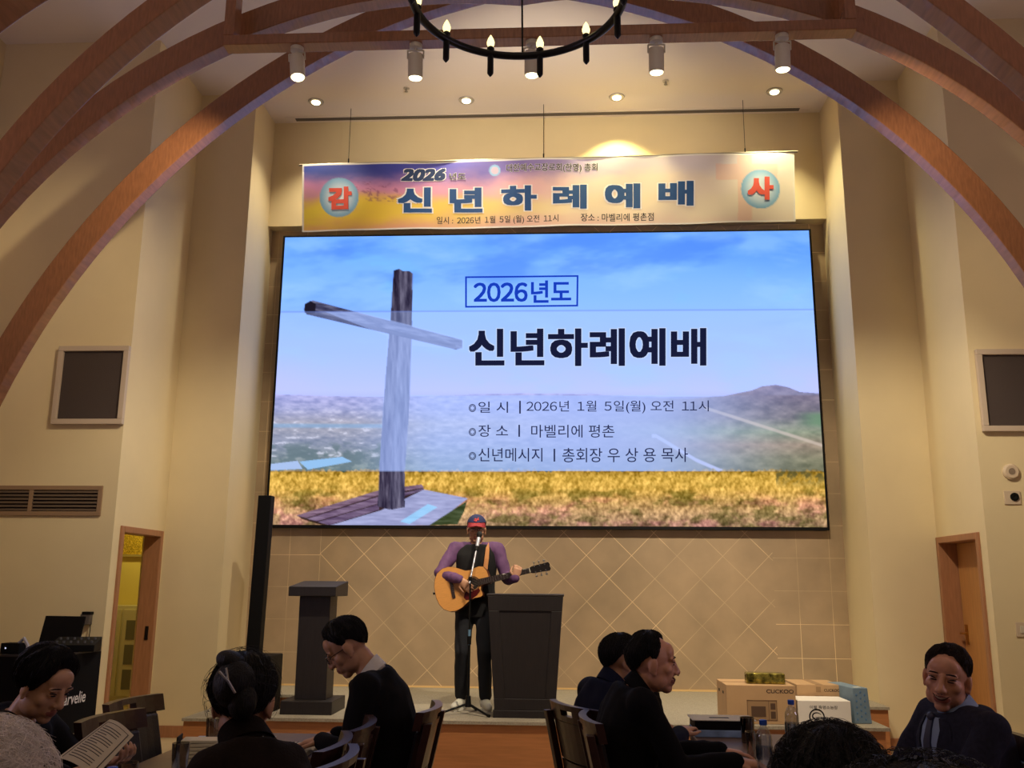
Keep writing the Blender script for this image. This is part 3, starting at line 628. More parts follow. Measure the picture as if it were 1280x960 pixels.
# ------------------------------------------------------------------ chandelier
CC, CR = Vector((-.225, 3.99, 4.24)), .51
ch = thing('chandelier', 'round black iron chandelier with candle-shaped bulbs', 'chandelier', CC)
b = MB(); n = 72; k = 10
vs = []; fs = []
for i in range(n):
    a = 2*math.pi*i/n
    for j in range(k):
        q = 2*math.pi*j/k; rr = CR+.020*math.cos(q); vs.append((rr*math.sin(a), rr*math.cos(a), .020*math.sin(q)))
for i in range(n):
    for j in range(k): fs.append((i*k+j, ((i+1) % n)*k+j, ((i+1) % n)*k+(j+1) % k, i*k+(j+1) % k))
b.add(vs, fs).build('ring', IRON, ch, smooth=True)
BULB = emat('bulb_glow', (255, 236, 160), 2.2)
for i in range(12):
    a = R(10.5+30.6*i if i < 6 else 10.5-29.8*(12-i)); x, y = CR*math.sin(a), CR*math.cos(a)
    e = MB(); e.lathe([(.001, -.135), (.010, -.125), (.0165, -.115), (.0165, .018), (.020, .022), (.020, .032), (.014, .04)], (x, y, 0), 12)
    c_ = e.build('candle_holder', IRON, ch, smooth=True)
    MB().lathe([(.013, .038), (.020, .055), (.0205, .070), (.0145, .088), (.006, .104), (.0008, .112)], (x, y, 0), 12).build('bulb', BULB, c_, smooth=True)
hub = Vector((0, 0, 1.5))
for a in (0, 120, 240):
    MB().tube([(CR*math.sin(R(a)), CR*math.cos(R(a)), .015), hub], .005, 6).build('cable', IRON, ch)
MB().lathe([(.001, 1.46), (.05, 1.48), (.05, 1.52), (.012, 1.56), (.012, ZC-CC.z-.05), (.07, ZC-CC.z-.03), (.07, ZC-CC.z-.001)], n=16).build('stem', IRON, ch, smooth=True)

# ------------------------------------------------------------------ wall fittings
GRILLE = mat('speaker_mesh', (70, 58, 54), .7, bump=.4, bscale=300)
def wall_speaker(c0, c1, lb):
    a, b = PY(*c0, D1), PY(*c1, D1); t = thing('wall_speaker', lb, 'speaker', ((a.x+b.x)/2, D1, (a.z+b.z)/2), 0, 'framed wall speakers')
    hx, hz = abs(b.x-a.x)/2, abs(a.z-b.z)/2; w_ = .05; m_ = MB()
    m_.bb((-hx, -.05, hz-w_), (hx, -.001, hz)).bb((-hx, -.05, -hz), (hx, -.001, -hz+w_)).bb((-hx, -.05, -hz+w_), (-hx+w_, -.001, hz-w_)).bb((hx-w_, -.05, -hz+w_), (hx, -.001, hz-w_))
    m_.build('frame', mat('speaker_frame', (196, 178, 158), .55), t, bevel=.004)
    MB().bb((-hx+w_, -.022, -hz+w_), (hx-w_, -.001, hz-w_)).build('grille', GRILLE, t)
wall_speaker((77, 434), (155, 531), 'framed dark speaker panel high on the wall at the left')
wall_speaker((1217, 438), (1300, 540), 'framed dark speaker panel high on the wall at the right edge')
a, b = PY(-25, 607, D1), PY(126, 645, D1)
vt = thing('wall_vent', 'louvred air vent in the wall above the black counter', 'vent', ((a.x+b.x)/2, D1, (a.z+b.z)/2)); hx, hz = (b.x-a.x)/2, (a.z-b.z)/2
VF = mat('vent_frame', (150, 122, 94), .5); VS = mat('vent_slat', (96, 80, 66), .55); w_ = .04; xm = PY(40, 620, D1).x-(a.x+b.x)/2
MB().bb((-hx, -.02, hz-w_), (hx, -.001, hz)).bb((-hx, -.02, -hz), (hx, -.001, -hz+w_)).bb((-hx, -.02, -hz+w_), (-hx+w_, -.001, hz-w_)).bb((hx-w_, -.02, -hz+w_), (hx, -.001, hz-w_)).bb((xm-.02, -.02, -hz+w_), (xm+.02, -.001, hz-w_)).build('frame', VF, vt, bevel=.003)
MB().bb((-hx+w_, -.004, -hz+w_), (hx-w_, -.002, hz-w_)).build('backing', BLACK, vt)
for i in range(6):
    z = -hz+w_+(i+.5)*(2*hz-2*w_)/6
    for x0, x1 in ((-hx+w_, xm-.021), (xm+.021, hx-w_)):
        MB().box(((x0+x1)/2, -.013, z), (x1-x0, .004, .026), Matrix.Rotation(R(-35), 3, 'X')).build('slat', VS, vt)
# alarm sounder, outlets on the right wall
p = PY(1263, 590, D1); t = thing('fire_detector', 'round white disc fitting on the right wall above the outlet', 'detector', p)
M_ = Matrix.Rotation(R(90), 4, 'X')
MB(M_).lathe([(.07, 0), (.07, .02), (.055, .035), (.03, .035), (.03, .028), (.001, .028)], n=28).build('housing', mat('fitting_white', (206, 186, 160), .5), t, smooth=True)
MB(M_).lathe([(.028, .0285), (.028, .033), (.001, .033)], n=16).build('core', mat('fitting_grey', (140, 122, 104), .5), t)
p = PY(1265, 622, D1); t = thing('wall_outlet', 'white wall outlet with round black socket below the disc fitting', 'outlet', p)
MB().bb((-.07, -.012, -.06), (.07, -.001, .06)).build('plate', MATS['fitting_white'], t, bevel=.004)
MB(Matrix.Translation((.015, -.012, .005)) @ M_).lathe([(.036, 0), (.036, .01), (.02, .012), (.001, .006)], n=18).build('socket', BLACK, t)
p = PY(1277, 787, D1); t = thing('light_switch', 'pale switch plate low on the wall at the right edge', 'switch', p)
MB().bb((-.05, -.012, -.06), (.05, -.001, .06)).build('plate', MATS['fitting_white'], t, bevel=.004)
MB().bb((-.018, -.018, -.03), (.018, -.012, .03)).build('rocker', WHITEP, t, bevel=.003)
p = PY(110, 773, D1); t = thing('wall_speaker_box', 'small grey box with hanging cord on the wall beside the left doorway', 'box', p)
MB().bb((-.045, -.06, -.055), (.045, -.001, .04)).build('body', mat('grey_plastic', (92, 84, 78), .5), t, bevel=.008)
MB().bb((-.03, -.065, .035), (.05, -.001, .06)).build('bracket', BLACK, t, bevel=.004)
MB().tube([(.04, -.03, .04), (.045, -.03, -.1), (.03, -.03, -.35), (.02, -.03, -.5)], .004, 6).build('cord', BLACK, t)

# ------------------------------------------------------------------ black counter with equipment at the left
cz = PY(62, 818, 6.9).z
A_, B_, C_ = PZ(-60, 817, cz), PY(62, 819, 6.8), PY(127, 811, 7.45)
A_ = Vector((A_.x, 6.8, cz)); B_ = Vector((B_.x, 6.8, cz)); C_ = Vector((C_.x, 7.45, cz))
ct = thing('counter', 'black draped counter with white script lettering beside the left doorway', 'counter', (B_.x, B_.y, 0))
o_ = lambda p: (p.x-B_.x, p.y-B_.y)
poly = [o_(A_), (0, 0), o_(C_), (o_(C_)[0]-.25, .9), (o_(A_)[0], .9)]
MB().prism(poly, lambda x, y, z: (x, y, z), .002, cz-.012).build('drape', BLACKM, ct)
po2 = [(x*1.005, y-.006) for x, y in poly]
MB().prism(po2, lambda x, y, z: (x, y, z), cz-.012, cz).build('top', mat('counter_edge', (38, 34, 38), .35), ct)
# lettering on the angled right face
c = bpy.data.curves.new('lettering', 'FONT'); c.body = 'Marvelie'; c.offset = .012; c.shear = .12
o = bpy.data.objects.new('lettering', c); COL.objects.link(o); dg = bpy.context.evaluated_depsgraph_get(); dg.update()
me = bpy.data.meshes.new_from_object(o.evaluated_get(dg)); bpy.data.objects.remove(o)
X = np.array([q.co[:] for q in me.vertices]); X = (X-X.min(0))/np.maximum(X.max(0)-X.min(0), 1e-6)
dv = Vector((o_(C_)[0], o_(C_)[1], 0)); Lf = dv.length; dv.normalize(); nv_ = Vector((dv.y, -dv.x, 0))
s0 = .22*Lf; s1 = .755*Lf; zz = (PY(97, 881, 7.1).z, PY(97, 866, 7.1).z)
for q, xx in zip(me.vertices, X): q.co = dv*(s0+(s1-s0)*xx[0])+nv_*.004+Vector((0, 0, zz[0]+(zz[1]-zz[0])*xx[1]+.05*xx[0]*0))
me.materials.clear(); me.materials.append(mat('white_print', (235, 232, 235), .6)); o = bpy.data.objects.new('lettering', me); COL.objects.link(o); o.parent = ct; o['label'] = 'white script lettering'
lp = thing('laptop', 'open black laptop standing on the black counter', 'laptop', (PY(40, 815, 7.1).x, 7.3, cz+.001), R(-8))
MB().bb((-.17, -.12, 0), (.17, .12, .02)).build('base', BLACK, lp, bevel=.004)
MB().box((0, .16, .13), (.36, .012, .25), Matrix.Rotation(R(-14), 3, 'X')).build('screen_lid', BLACK, lp, bevel=.004)
mx_ = thing('mixer', 'black audio mixer right of the laptop on the counter', 'mixer', (PY(78, 815, 7.2).x+.06, 7.28, cz+.001), R(14))
MB().prism([(-.12, 0), (.12, 0), (.12, .10), (-.12, .05)], lambda y, z, x: (x, y, z), -.16, .16).build('body', BLACK, mx_, bevel=.005)
for i in range(6):
    for j in range(2): MB().tube([(-.125+i*.05, -.06+j*.1, .055+j*.02), (-.125+i*.05, -.06+j*.1, .078+j*.02)], .009, 8).build('knob', mat('knob_grey', (90, 90, 94), .5), mx_)
rv = thing('receiver', 'small black box with white cable left of the laptop', 'box', (PY(22, 815, 7.0).x, 6.95, cz+.001))
MB().bb((-.07, -.06, 0), (.07, .06, .075)).build('body', BLACK, rv, bevel=.004)
MB().tube([(.05, -.03, .075), (.09, -.04, .11), (.13, -.05, .06), (.14, -.06, .01)], .012, 8).build('cable', mat('cable_white', (190, 190, 200), .5), rv, smooth=True)
MB().ell((-.03, -.062, .04), (.006, .004, .006), 8, 6).build('lamp', emat('led_white', (220, 225, 255), 1), rv)

# ------------------------------------------------------------------ column loudspeaker
ys = 9.1; bz = .286
p = PY(322, 640, ys); q = PY(333, 870, ys-.1)
sx = PY(325, 840, ys).x
sp_ = thing('column_speaker', 'tall thin black column loudspeaker on a sub box at the left stage corner', 'speaker', (sx, ys, bz))
zt = PY(328, 620, ys).z-bz; zs = PY(325, 818, ys).z-bz
MB().bb((-.22, -.2, 0), (.155, .2, zs)).build('sub_box', BLACK, sp_, bevel=.012)
b = MB(); rg = []
for z, dx in ((zs, -.065), (zt, -.04)):
    rg.append([(dx-.065, -.07, z), (dx+.065, -.07, z), (dx+.065, .05, z), (dx-.065, .05, z)])
b.loft(rg).build('column', BLACK, sp_, bevel=.006)
MB().bb((-.1, -.074, zs+.05), (-.02, -.0705, zs+.9)).build('column_grille', GRILLE, sp_) if False else None
b = MB()
for i in range(6): b.ell((-.04+i*.026, -.201, zs-.02), (.007, .004, .007), 8, 6)
b.build('jack', mat('jack_grey', (130, 128, 130), .4), sp_)

# ------------------------------------------------------------------ lecterns
def lectern_tall():
    Y0 = 8.1
    x0, x1 = PY(350, 894, Y0).x, PY(415, 894, Y0).x; cx = (x0+x1)/2
    t = thing('lectern', 'dark wooden pedestal lectern at the left of the stage', 'lectern', (cx, Y0+.22, ZST))
    hb = (x1-x0)/2; hc = (PY(413, 800, Y0+.1).x-PY(374, 800, Y0+.1).x)/2; ht = (PY(421, 735, Y0).x-PY(362, 735, Y0).x)/2
    zb = PY(372, 876, Y0).z-ZST
    zt0 = PY(363, 745, Y0).z-ZST; zt1 = PY(363, 733, Y0).z-ZST
    MB().bb((-hb, -.24, 0), (hb, .24, zb)).build('base', DARKW, t, bevel=.006)
    MB().bb((-hc, -.12, zb), (hc, .13, zt0)).build('column', DARKW, t, bevel=.004)
    b = MB(); b.prism([(-.23, zt0), (.23, zt0+.0), (.23, zt0+.13), (-.23, zt1)], lambda y, z, x: (x, y, z), -ht, ht)
    b.build('top', DARKW, t, bevel=.005)
lectern_tall()
def lectern_front():
    Y0 = 8.12
    bl, br = PY(618, 898, Y0), PY(694, 899.5, Y0); t_l, t_r = PY(607, 742, Y0), PY(701, 743, Y0)
    cx = (bl.x+br.x)/2; t = thing('lectern', 'dark wooden tapered lectern in front of the guitarist', 'lectern', (cx, Y0, ZST))
    hb, ht, H_ = (br.x-bl.x)/2, (t_r.x-t_l.x)/2, t_l.z-ZST; dB, dT = .34, .46
    b = MB(); b.loft([[(-hb, 0, .045), (hb, 0, .045), (hb, dB, .045), (-hb, dB, .045)], [(-ht, 0, H_-.02), (ht, 0, H_-.02), (ht, dT, H_-.02), (-ht, dT, H_-.02)]]).build('body', DARKW, t, bevel=.004)
    MB().bb((-hb-.012, -.02, 0), (hb+.012, dB, .06)).build('plinth', DARKW, t, bevel=.004)
    MB().bb((-ht-.008, -.015, H_-.02), (ht+.008, dT, H_)).build('top', mat('lectern_edge', (40, 33, 33), .45), t, bevel=.004)
    # raised frame on the front panel
    f = MB(); w0 = .09
    def at(s, z): k = (z-.045)/(H_-.065); return s*(hb+(ht-hb)*k)
    for zz0, zz1 in ((.06, .15), (H_-.14, H_-.02)):
        f.loft([[(at(-1, zz0), -.012, zz0), (at(1, zz0), -.012, zz0), (at(1, zz0), .002, zz0), (at(-1, zz0), .002, zz0)], [(at(-1, zz1), -.012, zz1), (at(1, zz1), -.012, zz1), (at(1, zz1), .002, zz1), (at(-1, zz1), .002, zz1)]])
    for s in (-1, 1):
        f.loft([[(at(s, z), -.012, z), (at(s, z)-s*w0, -.012, z), (at(s, z)-s*w0, .002, z), (at(s, z), .002, z)] for z in (.15, H_-.14)])
    f.build('panel_frame', DARKW, t, bevel=.003)
lectern_front()

# ------------------------------------------------------------------ chairs
def strip(mb, x0, x1, z0, z1, y, th, k, lean=0.0, n=8):
    """upright slat bowed backwards: y grows with x*x, leaning with height"""
    rings = []
    for i in range(n+1):
        x = x0+(x1-x0)*i/n; yy = y+k*x*x
        rings.append([(x, yy-z0*lean, z0), (x, yy+th-z0*lean, z0), (x, yy+th-z1*lean, z1), (x, yy-z1*lean, z1)])
    return mb.loft(rings)
def make_chair(label):
    """faces +Y; back at y = -.22; seat .45 high"""
    t = thing('dining_chair', label, 'chair', (0, 0, 0), 0, 'dining chairs at the guest tables')
    LN, W_, K = .22, .215, .9
    y0 = -.145+.0
    def yb(z, x=0): return y0-(z-.45)*LN-K*(W_*W_-x*x)*.9
    for s in (-1, 1):
        x = s*W_
        MB().loft([[(x-.018, yb(z)-.0, z), (x+.018, yb(z)-.0, z), (x+.018, yb(z)+.034, z), (x-.018, yb(z)+.034, z)] for z in (.44, .6, .78, .90)]).build('back_post', CHAIRW, t, bevel=.004)
        MB().loft([[(s*.20-.017, -.2-a, z), (s*.20+.017, -.2-a, z), (s*.20+.017, -.165-a, z), (s*.20-.017, -.165-a, z)] for z, a in ((0, .06), (.25, .015), (.44, 0))]).build('leg', CHAIRW, t, bevel=.004)
        MB().loft([[(s*.20-q, .2-q, z), (s*.20+q, .2-q, z), (s*.20+q, .2+q, z), (s*.20-q, .2+q, z)] for z, q in ((0, .014), (.42, .02))]).build('leg', CHAIRW, t, bevel=.004)
        MB().bb((s*.20-.01, -.17, .2), (s*.20+.01, .19, .23)).build('stretcher', CHAIRW, t)
    def st(mb, x0, x1, z0, z1, th, dy=0):
        n = 8; rg = []
        for i in range(n+1):
            x = x0+(x1-x0)*i/n
            rg.append([(x, yb(z0, x)+dy, z0), (x, yb(z0, x)+dy+th, z0), (x, yb(z1, x)+dy+th, z1), (x, yb(z1, x)+dy, z1)])
        mb.loft(rg)
    b = MB(); st(b, -W_-.02, W_+.02, .920, .945, .034); st(b, -W_-.02, -.055, .894, .920, .034); st(b, .055, W_+.02, .894, .920, .034); st(b, -W_-.02, W_+.02, .868, .894, .034)
    b.build('top_rail', CHAIRW, t)
    b = MB(); st(b, -W_+.02, W_-.02, .69, .866, .024, .002); b.build('back_slat', CHAIRW, t, bevel=.003)
    b = MB(); st(b, -W_+.02, W_-.02, .50, .684, .024, .002); b.build('back_slat', CHAIRW, t, bevel=.003)
    b = MB(); st(b, -W_+.03, W_-.03, .52, .862, .03, .014); b.build('back_pad', LEATHER, t, bevel=.01)
    MB().bb((-.21, -.2, .395), (.21, .21, .43)).build('seat_frame', CHAIRW, t, bevel=.006)
    MB().bb((-.205, -.19, .43), (.205, .205, .47)).build('seat', LEATHER, t, bevel=.015, seg=3)
    return t
CHAIR0 = [None]
def chair(x, y, rz, label):
    if CHAIR0[0] is None:
        CHAIR0[0] = make_chair(label); CHAIR0[0].location = (x, y, 0); CHAIR0[0].rotation_euler = (0, 0, rz); return CHAIR0[0]
    return dup(CHAIR0[0], (x, y, 0), rz, label)
LEFT, RIGHT = R(90), R(-90)        # facing -X, facing +X

# ------------------------------------------------------------------ people
SKIN = mat('skin', (186, 138, 108), .5, var=.06, vscale=30, bump=.04, bscale=160)
SKINF = mat('skin_light', (196, 150, 120), .5, var=.05, vscale=30)
SKINR = mat('skin_ruddy', (206, 148, 120), .42, var=.06, vscale=30, bump=.04, bscale=160)
HAIRB = mat('hair_black', (13, 11, 12), .5, bump=.6, bscale=60, stretch=(5, 5, 1), spec=.28)
HAIRBR = mat('hair_brown', (40, 27, 22), .5, bump=.6, bscale=60, stretch=(5, 5, 1), spec=.3)
HAIRG = mat('hair_silver', (232, 222, 216), .6, var=.2, vscale=40)
LIP = mat('lips', (146, 84, 72), .4); TEETH = mat('teeth', (170, 146, 128), .3); EYED = mat('eye_dark', (26, 18, 16), .55, spec=.2); EYEW = mat('eye_white', (206, 198, 190), .3)
SUITK = mat('suit_black', (15, 14, 18), .9, spec=.15, bump=.15, bscale=260, var=.15, vscale=8); SUITN = mat('suit_navy', (22, 26, 46), .9, spec=.15, bump=.15, bscale=260, var=.15, vscale=8)
SUITG = mat('suit_blue_grey', (37, 37, 52), .9, spec=.15, bump=.2, bscale=220, var=.2, vscale=60); COATB = mat('coat_brown', (30, 22, 18), .95, spec=.15, bump=.3, bscale=120, var=.3, vscale=7)
TROUS = mat('trousers_black', (13, 13, 16), .9, spec=.15); JEANS = mat('jeans_dark', (15, 17, 26), .9, bump=.2, bscale=150, var=.2, vscale=9)
SHIRTW = mat('shirt_white', (214, 210, 206), .7); SHIRTB = mat('shirt_blue', (128, 146, 178), .7); TIE = mat('tie_navy', (34, 38, 66), .5)
PURPLE = mat('shirt_purple', (96, 62, 104), .8, var=.15, vscale=14, bump=.1, bscale=60); VEST = mat('vest_black', (12, 11, 14), .9, bump=.1, bscale=90)
SHOEK = mat('shoe_black', (16, 15, 15), .35); SHOEW = mat('shoe_white', (206, 202, 188), .6); SOLE = mat('shoe_sole', (226, 222, 210), .6)
GLASSF = mat('spectacle_frame', (24, 22, 22), .3)

def HM(hc, yaw=0, pitch=0, roll=0):
    """head matrix: yaw + = towards own left, pitch + = down"""
    return Matrix.Translation(hc) @ Matrix.Rotation(R(yaw), 4, 'Z') @ Matrix.Rotation(R(-pitch), 4, 'X') @ Matrix.Rotation(R(roll), 4, 'Y')
def head_shapes(b, smile=0, fem=0, full=0):
    b.ell((0, -.012, .032), (.0765, .096, .087)); b.ell((0, .018, -.028), (.063+.004*full, .072, .086)); b.ell((0, .058, -.096), (.029-.004*fem, .026, .022))
    for s in (-1, 1):
        b.ell((s*.043, .014, -.062), (.022+.004*full, .046, .038)); b.ell((s*.038, .050+.003*smile, -.024+.006*smile), (.029, .027, .028))
        b.ell((s*.079, -.006, -.006), (.010, .021, .034), 12, 8, Matrix.Rotation(R(s*-16), 3, 'Z') @ Matrix.Rotation(R(-12), 3, 'X'))
        b.ell((s*.079, .0, -.034), (.008, .011, .013), 10, 8)
        b.ell((s*.013, .096, -.032), (.010, .012, .009), 10, 8); b.ell((s*.031, .074, .004), (.019, .012, .011), 12, 8)
        b.ell((s*.033, .078, .024), (.026, .013, .009-.002*fem), 12, 8)
    b.ell((0, .06, .05), (.056, .03, .042))
    b.tube([(0, .083, .022), (0, .092, -.004), (0, .103, -.028)], [.011, .0130, .0155], 12, True)
    b.ell((0, .081-.003*fem, -.058), (.025+.006*smile, .016, .009-.001*fem)); b.ell((0, .079-.003*fem, -.071), (.022+.006*smile, .016, .010-.0015*fem)); b.ell((0, .07, -.064), (.032, .022, .026))
HAIRLINES = {
 'short': [(0, 36), (25, 38), (45, 28), (62, 12), (74, -4), (82, -12), (96, 6), (112, -4), (130, -26), (155, -38), (180, -40)],
 'bald': [(0, 78), (25, 76), (45, 60), (58, 34), (70, 8), (80, -10), (94, 4), (112, -6), (130, -26), (155, -38), (180, -40)],
 'receding': [(0, 50), (25, 46), (45, 26), (62, 8), (74, -6), (82, -14), (96, 4), (112, -6), (130, -26), (155, -38), (180, -40)],
 'bob': [(0, 44), (20, 40), (38, 22), (52, -4), (66, -22), (84, -34), (110, -48), (140, -52), (180, -54)],
 'updo': [(0, 38), (30, 30), (55, 4), (75, -20), (100, -38), (140, -46), (180, -48)],
 'full': [(0, 34), (30, 30), (55, 8), (75, -14), (95, -16), (120, -30), (150, -44), (180, -46)]}
def hair_shell(b, style, th=.016, top=1.0, ridge=.003, seed=0, side=.72, part=None, lay=420):
    hl = HAIRLINES[style]; na, nt = 72, 18; c = Vector((0, -.012, .030)); rad = (.078, .098, .089); rings = []
    for i in range(nt+1):
        t = i/nt; rg = []
        for j in range(na):
            az = 360*j/na; a = az if az <= 180 else 360-az
            el0 = np.interp(a, [h[0] for h in hl], [h[1] for h in hl])
            el0 += 3.5*mnoise.noise(Vector((j*.55, seed, 0)))
            el = 89.5+(el0-89.5)*t; e, z = R(el), R(az)
            d = Vector((math.sin(z)*math.cos(e), math.cos(z)*math.cos(e), math.sin(e)))
            r = 1/math.sqrt((d.x/rad[0])**2+(d.y/rad[1])**2+(d.z/rad[2])**2)
            k = min(1, (1-t)*2.6+.10); up = max(d.z, 0); w_ = th*(side+(top-side)*up)*k
            rd = ridge*(mnoise.noise(Vector((j*.9, t*2.2, seed)))+.6*mnoise.noise(Vector((j*.33+t*2, t*5, seed+9))))*k
            if part is not None: w_ *= 1-.35*math.exp(-((d.x-part)/.12)**2)*(d.z > .3)*(d.y > -.3)
            rg.append(c+d*(r+w_+rd))
        rings.append(rg)
    rings.append([c+(p-c)*.86 for p in rings[-1]]); rings.append([c+(p-c)*.5 for p in rings[-1]])
    b.loft(rings, caps=False); b.add([rings[0][j] for j in range(na)], [tuple(range(na))])
    rg = random.Random(seed+3)
    for _ in range(lay):
        j = rg.randrange(na); i = int(rg.uniform(.18, 1)*(nt-5)); q = rg.uniform(-1, 1); pts = []
        for k in range(5):
            ii = min(i+k*(1+nt//14), nt); jj = (j+int(round(q*k*.7))) % na; p = rings[ii][jj]
            pts.append(c+(p-c)*(1.012+.012*rg.random()+.014*k*k/16*(ii >= nt-2)))
        b.tube(pts, [.0016, .0016, .0014, .0011, .0004], 3)
def strands(b, n, r0, L, c=(0, -.012, .03), rad=(.088, .108, .1), curl=0, seed=1, mins=-.5, w0=.0007):
    rg = random.Random(seed); c = Vector(c)
    for _ in range(n):
        while True:
            d = Vector((rg.gauss(0, 1), rg.gauss(0, 1)-.3, rg.gauss(0, 1)+.3)).normalized()
            if d.z > mins and not (d.y > .55 and d.z < .62): break
        p = c+Vector((d.x*rad[0], d.y*rad[1], d.z*rad[2]))*r0
        tg = Vector((rg.gauss(0, 1), rg.gauss(0, 1), rg.gauss(0, .6)-.6)); tg = (tg-d*tg.dot(d)).normalized(); l = L*rg.uniform(.5, 1.3); pts = []
        sd = d.cross(tg)
        n_ = 14 if curl else 5
        for i in range(n_):
            s = i/(n_-1); q = p+tg*(l*s)+d*(l*(.35*s-.55*s*s))
            if curl: q += (d*math.sin(s*curl*6.28)+sd*math.cos(s*curl*6.28))*.007
            pts.append(q)
        b.tube(pts, [w0*(1-.6*i/(n_-1)) for i in range(n_)], 3)
def hand(b, W, d, nrm, side, curl=.5, thumb_in=.4, spread=1.0, L=.088):
    """palm + four fingers + thumb; W wrist, d pointing direction, nrm = back of the hand, side +1 right / -1 left"""
    d = Vector(d).normalized(); nrm = Vector(nrm); nrm = (nrm-d*nrm.dot(d)).normalized(); lat = d.cross(nrm)*side       # lat: towards the thumb
    W = Vector(W)
    rings = []
    for s, hw, ht in ((-.012, .026, .019), (.02, .031, .018), (.055, .039, .016), (.086, .040, .0135)):
        c = W+d*s; rings.append([c+lat*(hw*math.cos(a))+nrm*(ht*math.sin(a)) for a in [2*math.pi*j/14 for j in range(14)]])
    b.loft(rings)
    for i, (off, ln, r) in enumerate(((.030, .072, .0088), (.010, .080, .0092), (-.011, .074, .0088), (-.030, .058, .0078))):
        p = W+d*.082+lat*off; dirv = (d+lat*(off*2.4*spread)).normalized(); pts = [p-dirv*.012]; ang = 0
        for sg, fr in ((0, .45), (1, .3), (2, .25)):
            ang += curl*(.55 if sg == 0 else .85); v = dirv*math.cos(ang)-nrm*math.sin(ang); p = p+v*(ln*fr); pts.append(p)
        b.tube(pts, [r, r, r*.92, r*.78], 8, True)
    p = W+d*.02+lat*.026-nrm*.004; v = (lat*.8+d*.62-nrm*.25*thumb_in).normalized(); v2 = (d*.9+lat*(.35-.5*thumb_in)-nrm*.3*thumb_in).normalized()
    b.tube([p, p+v*.036, p+v*.036+v2*.03, p+v*.036+v2*.052], [.0125, .011, .0098, .0082], 8, True)
def ik(S, W, l1, l2, hint):
    S, W = Vector(S), Vector(W); D = W-S; L = min(D.length, (l1+l2)*.995); d = D.normalized(); a = (l1*l1-l2*l2+L*L)/(2*L); h = math.sqrt(max(l1*l1-a*a, 0))
    hn = Vector(hint); hn = (hn-d*hn.dot(d)).normalized(); return S+d*a+hn*h, S+d*L

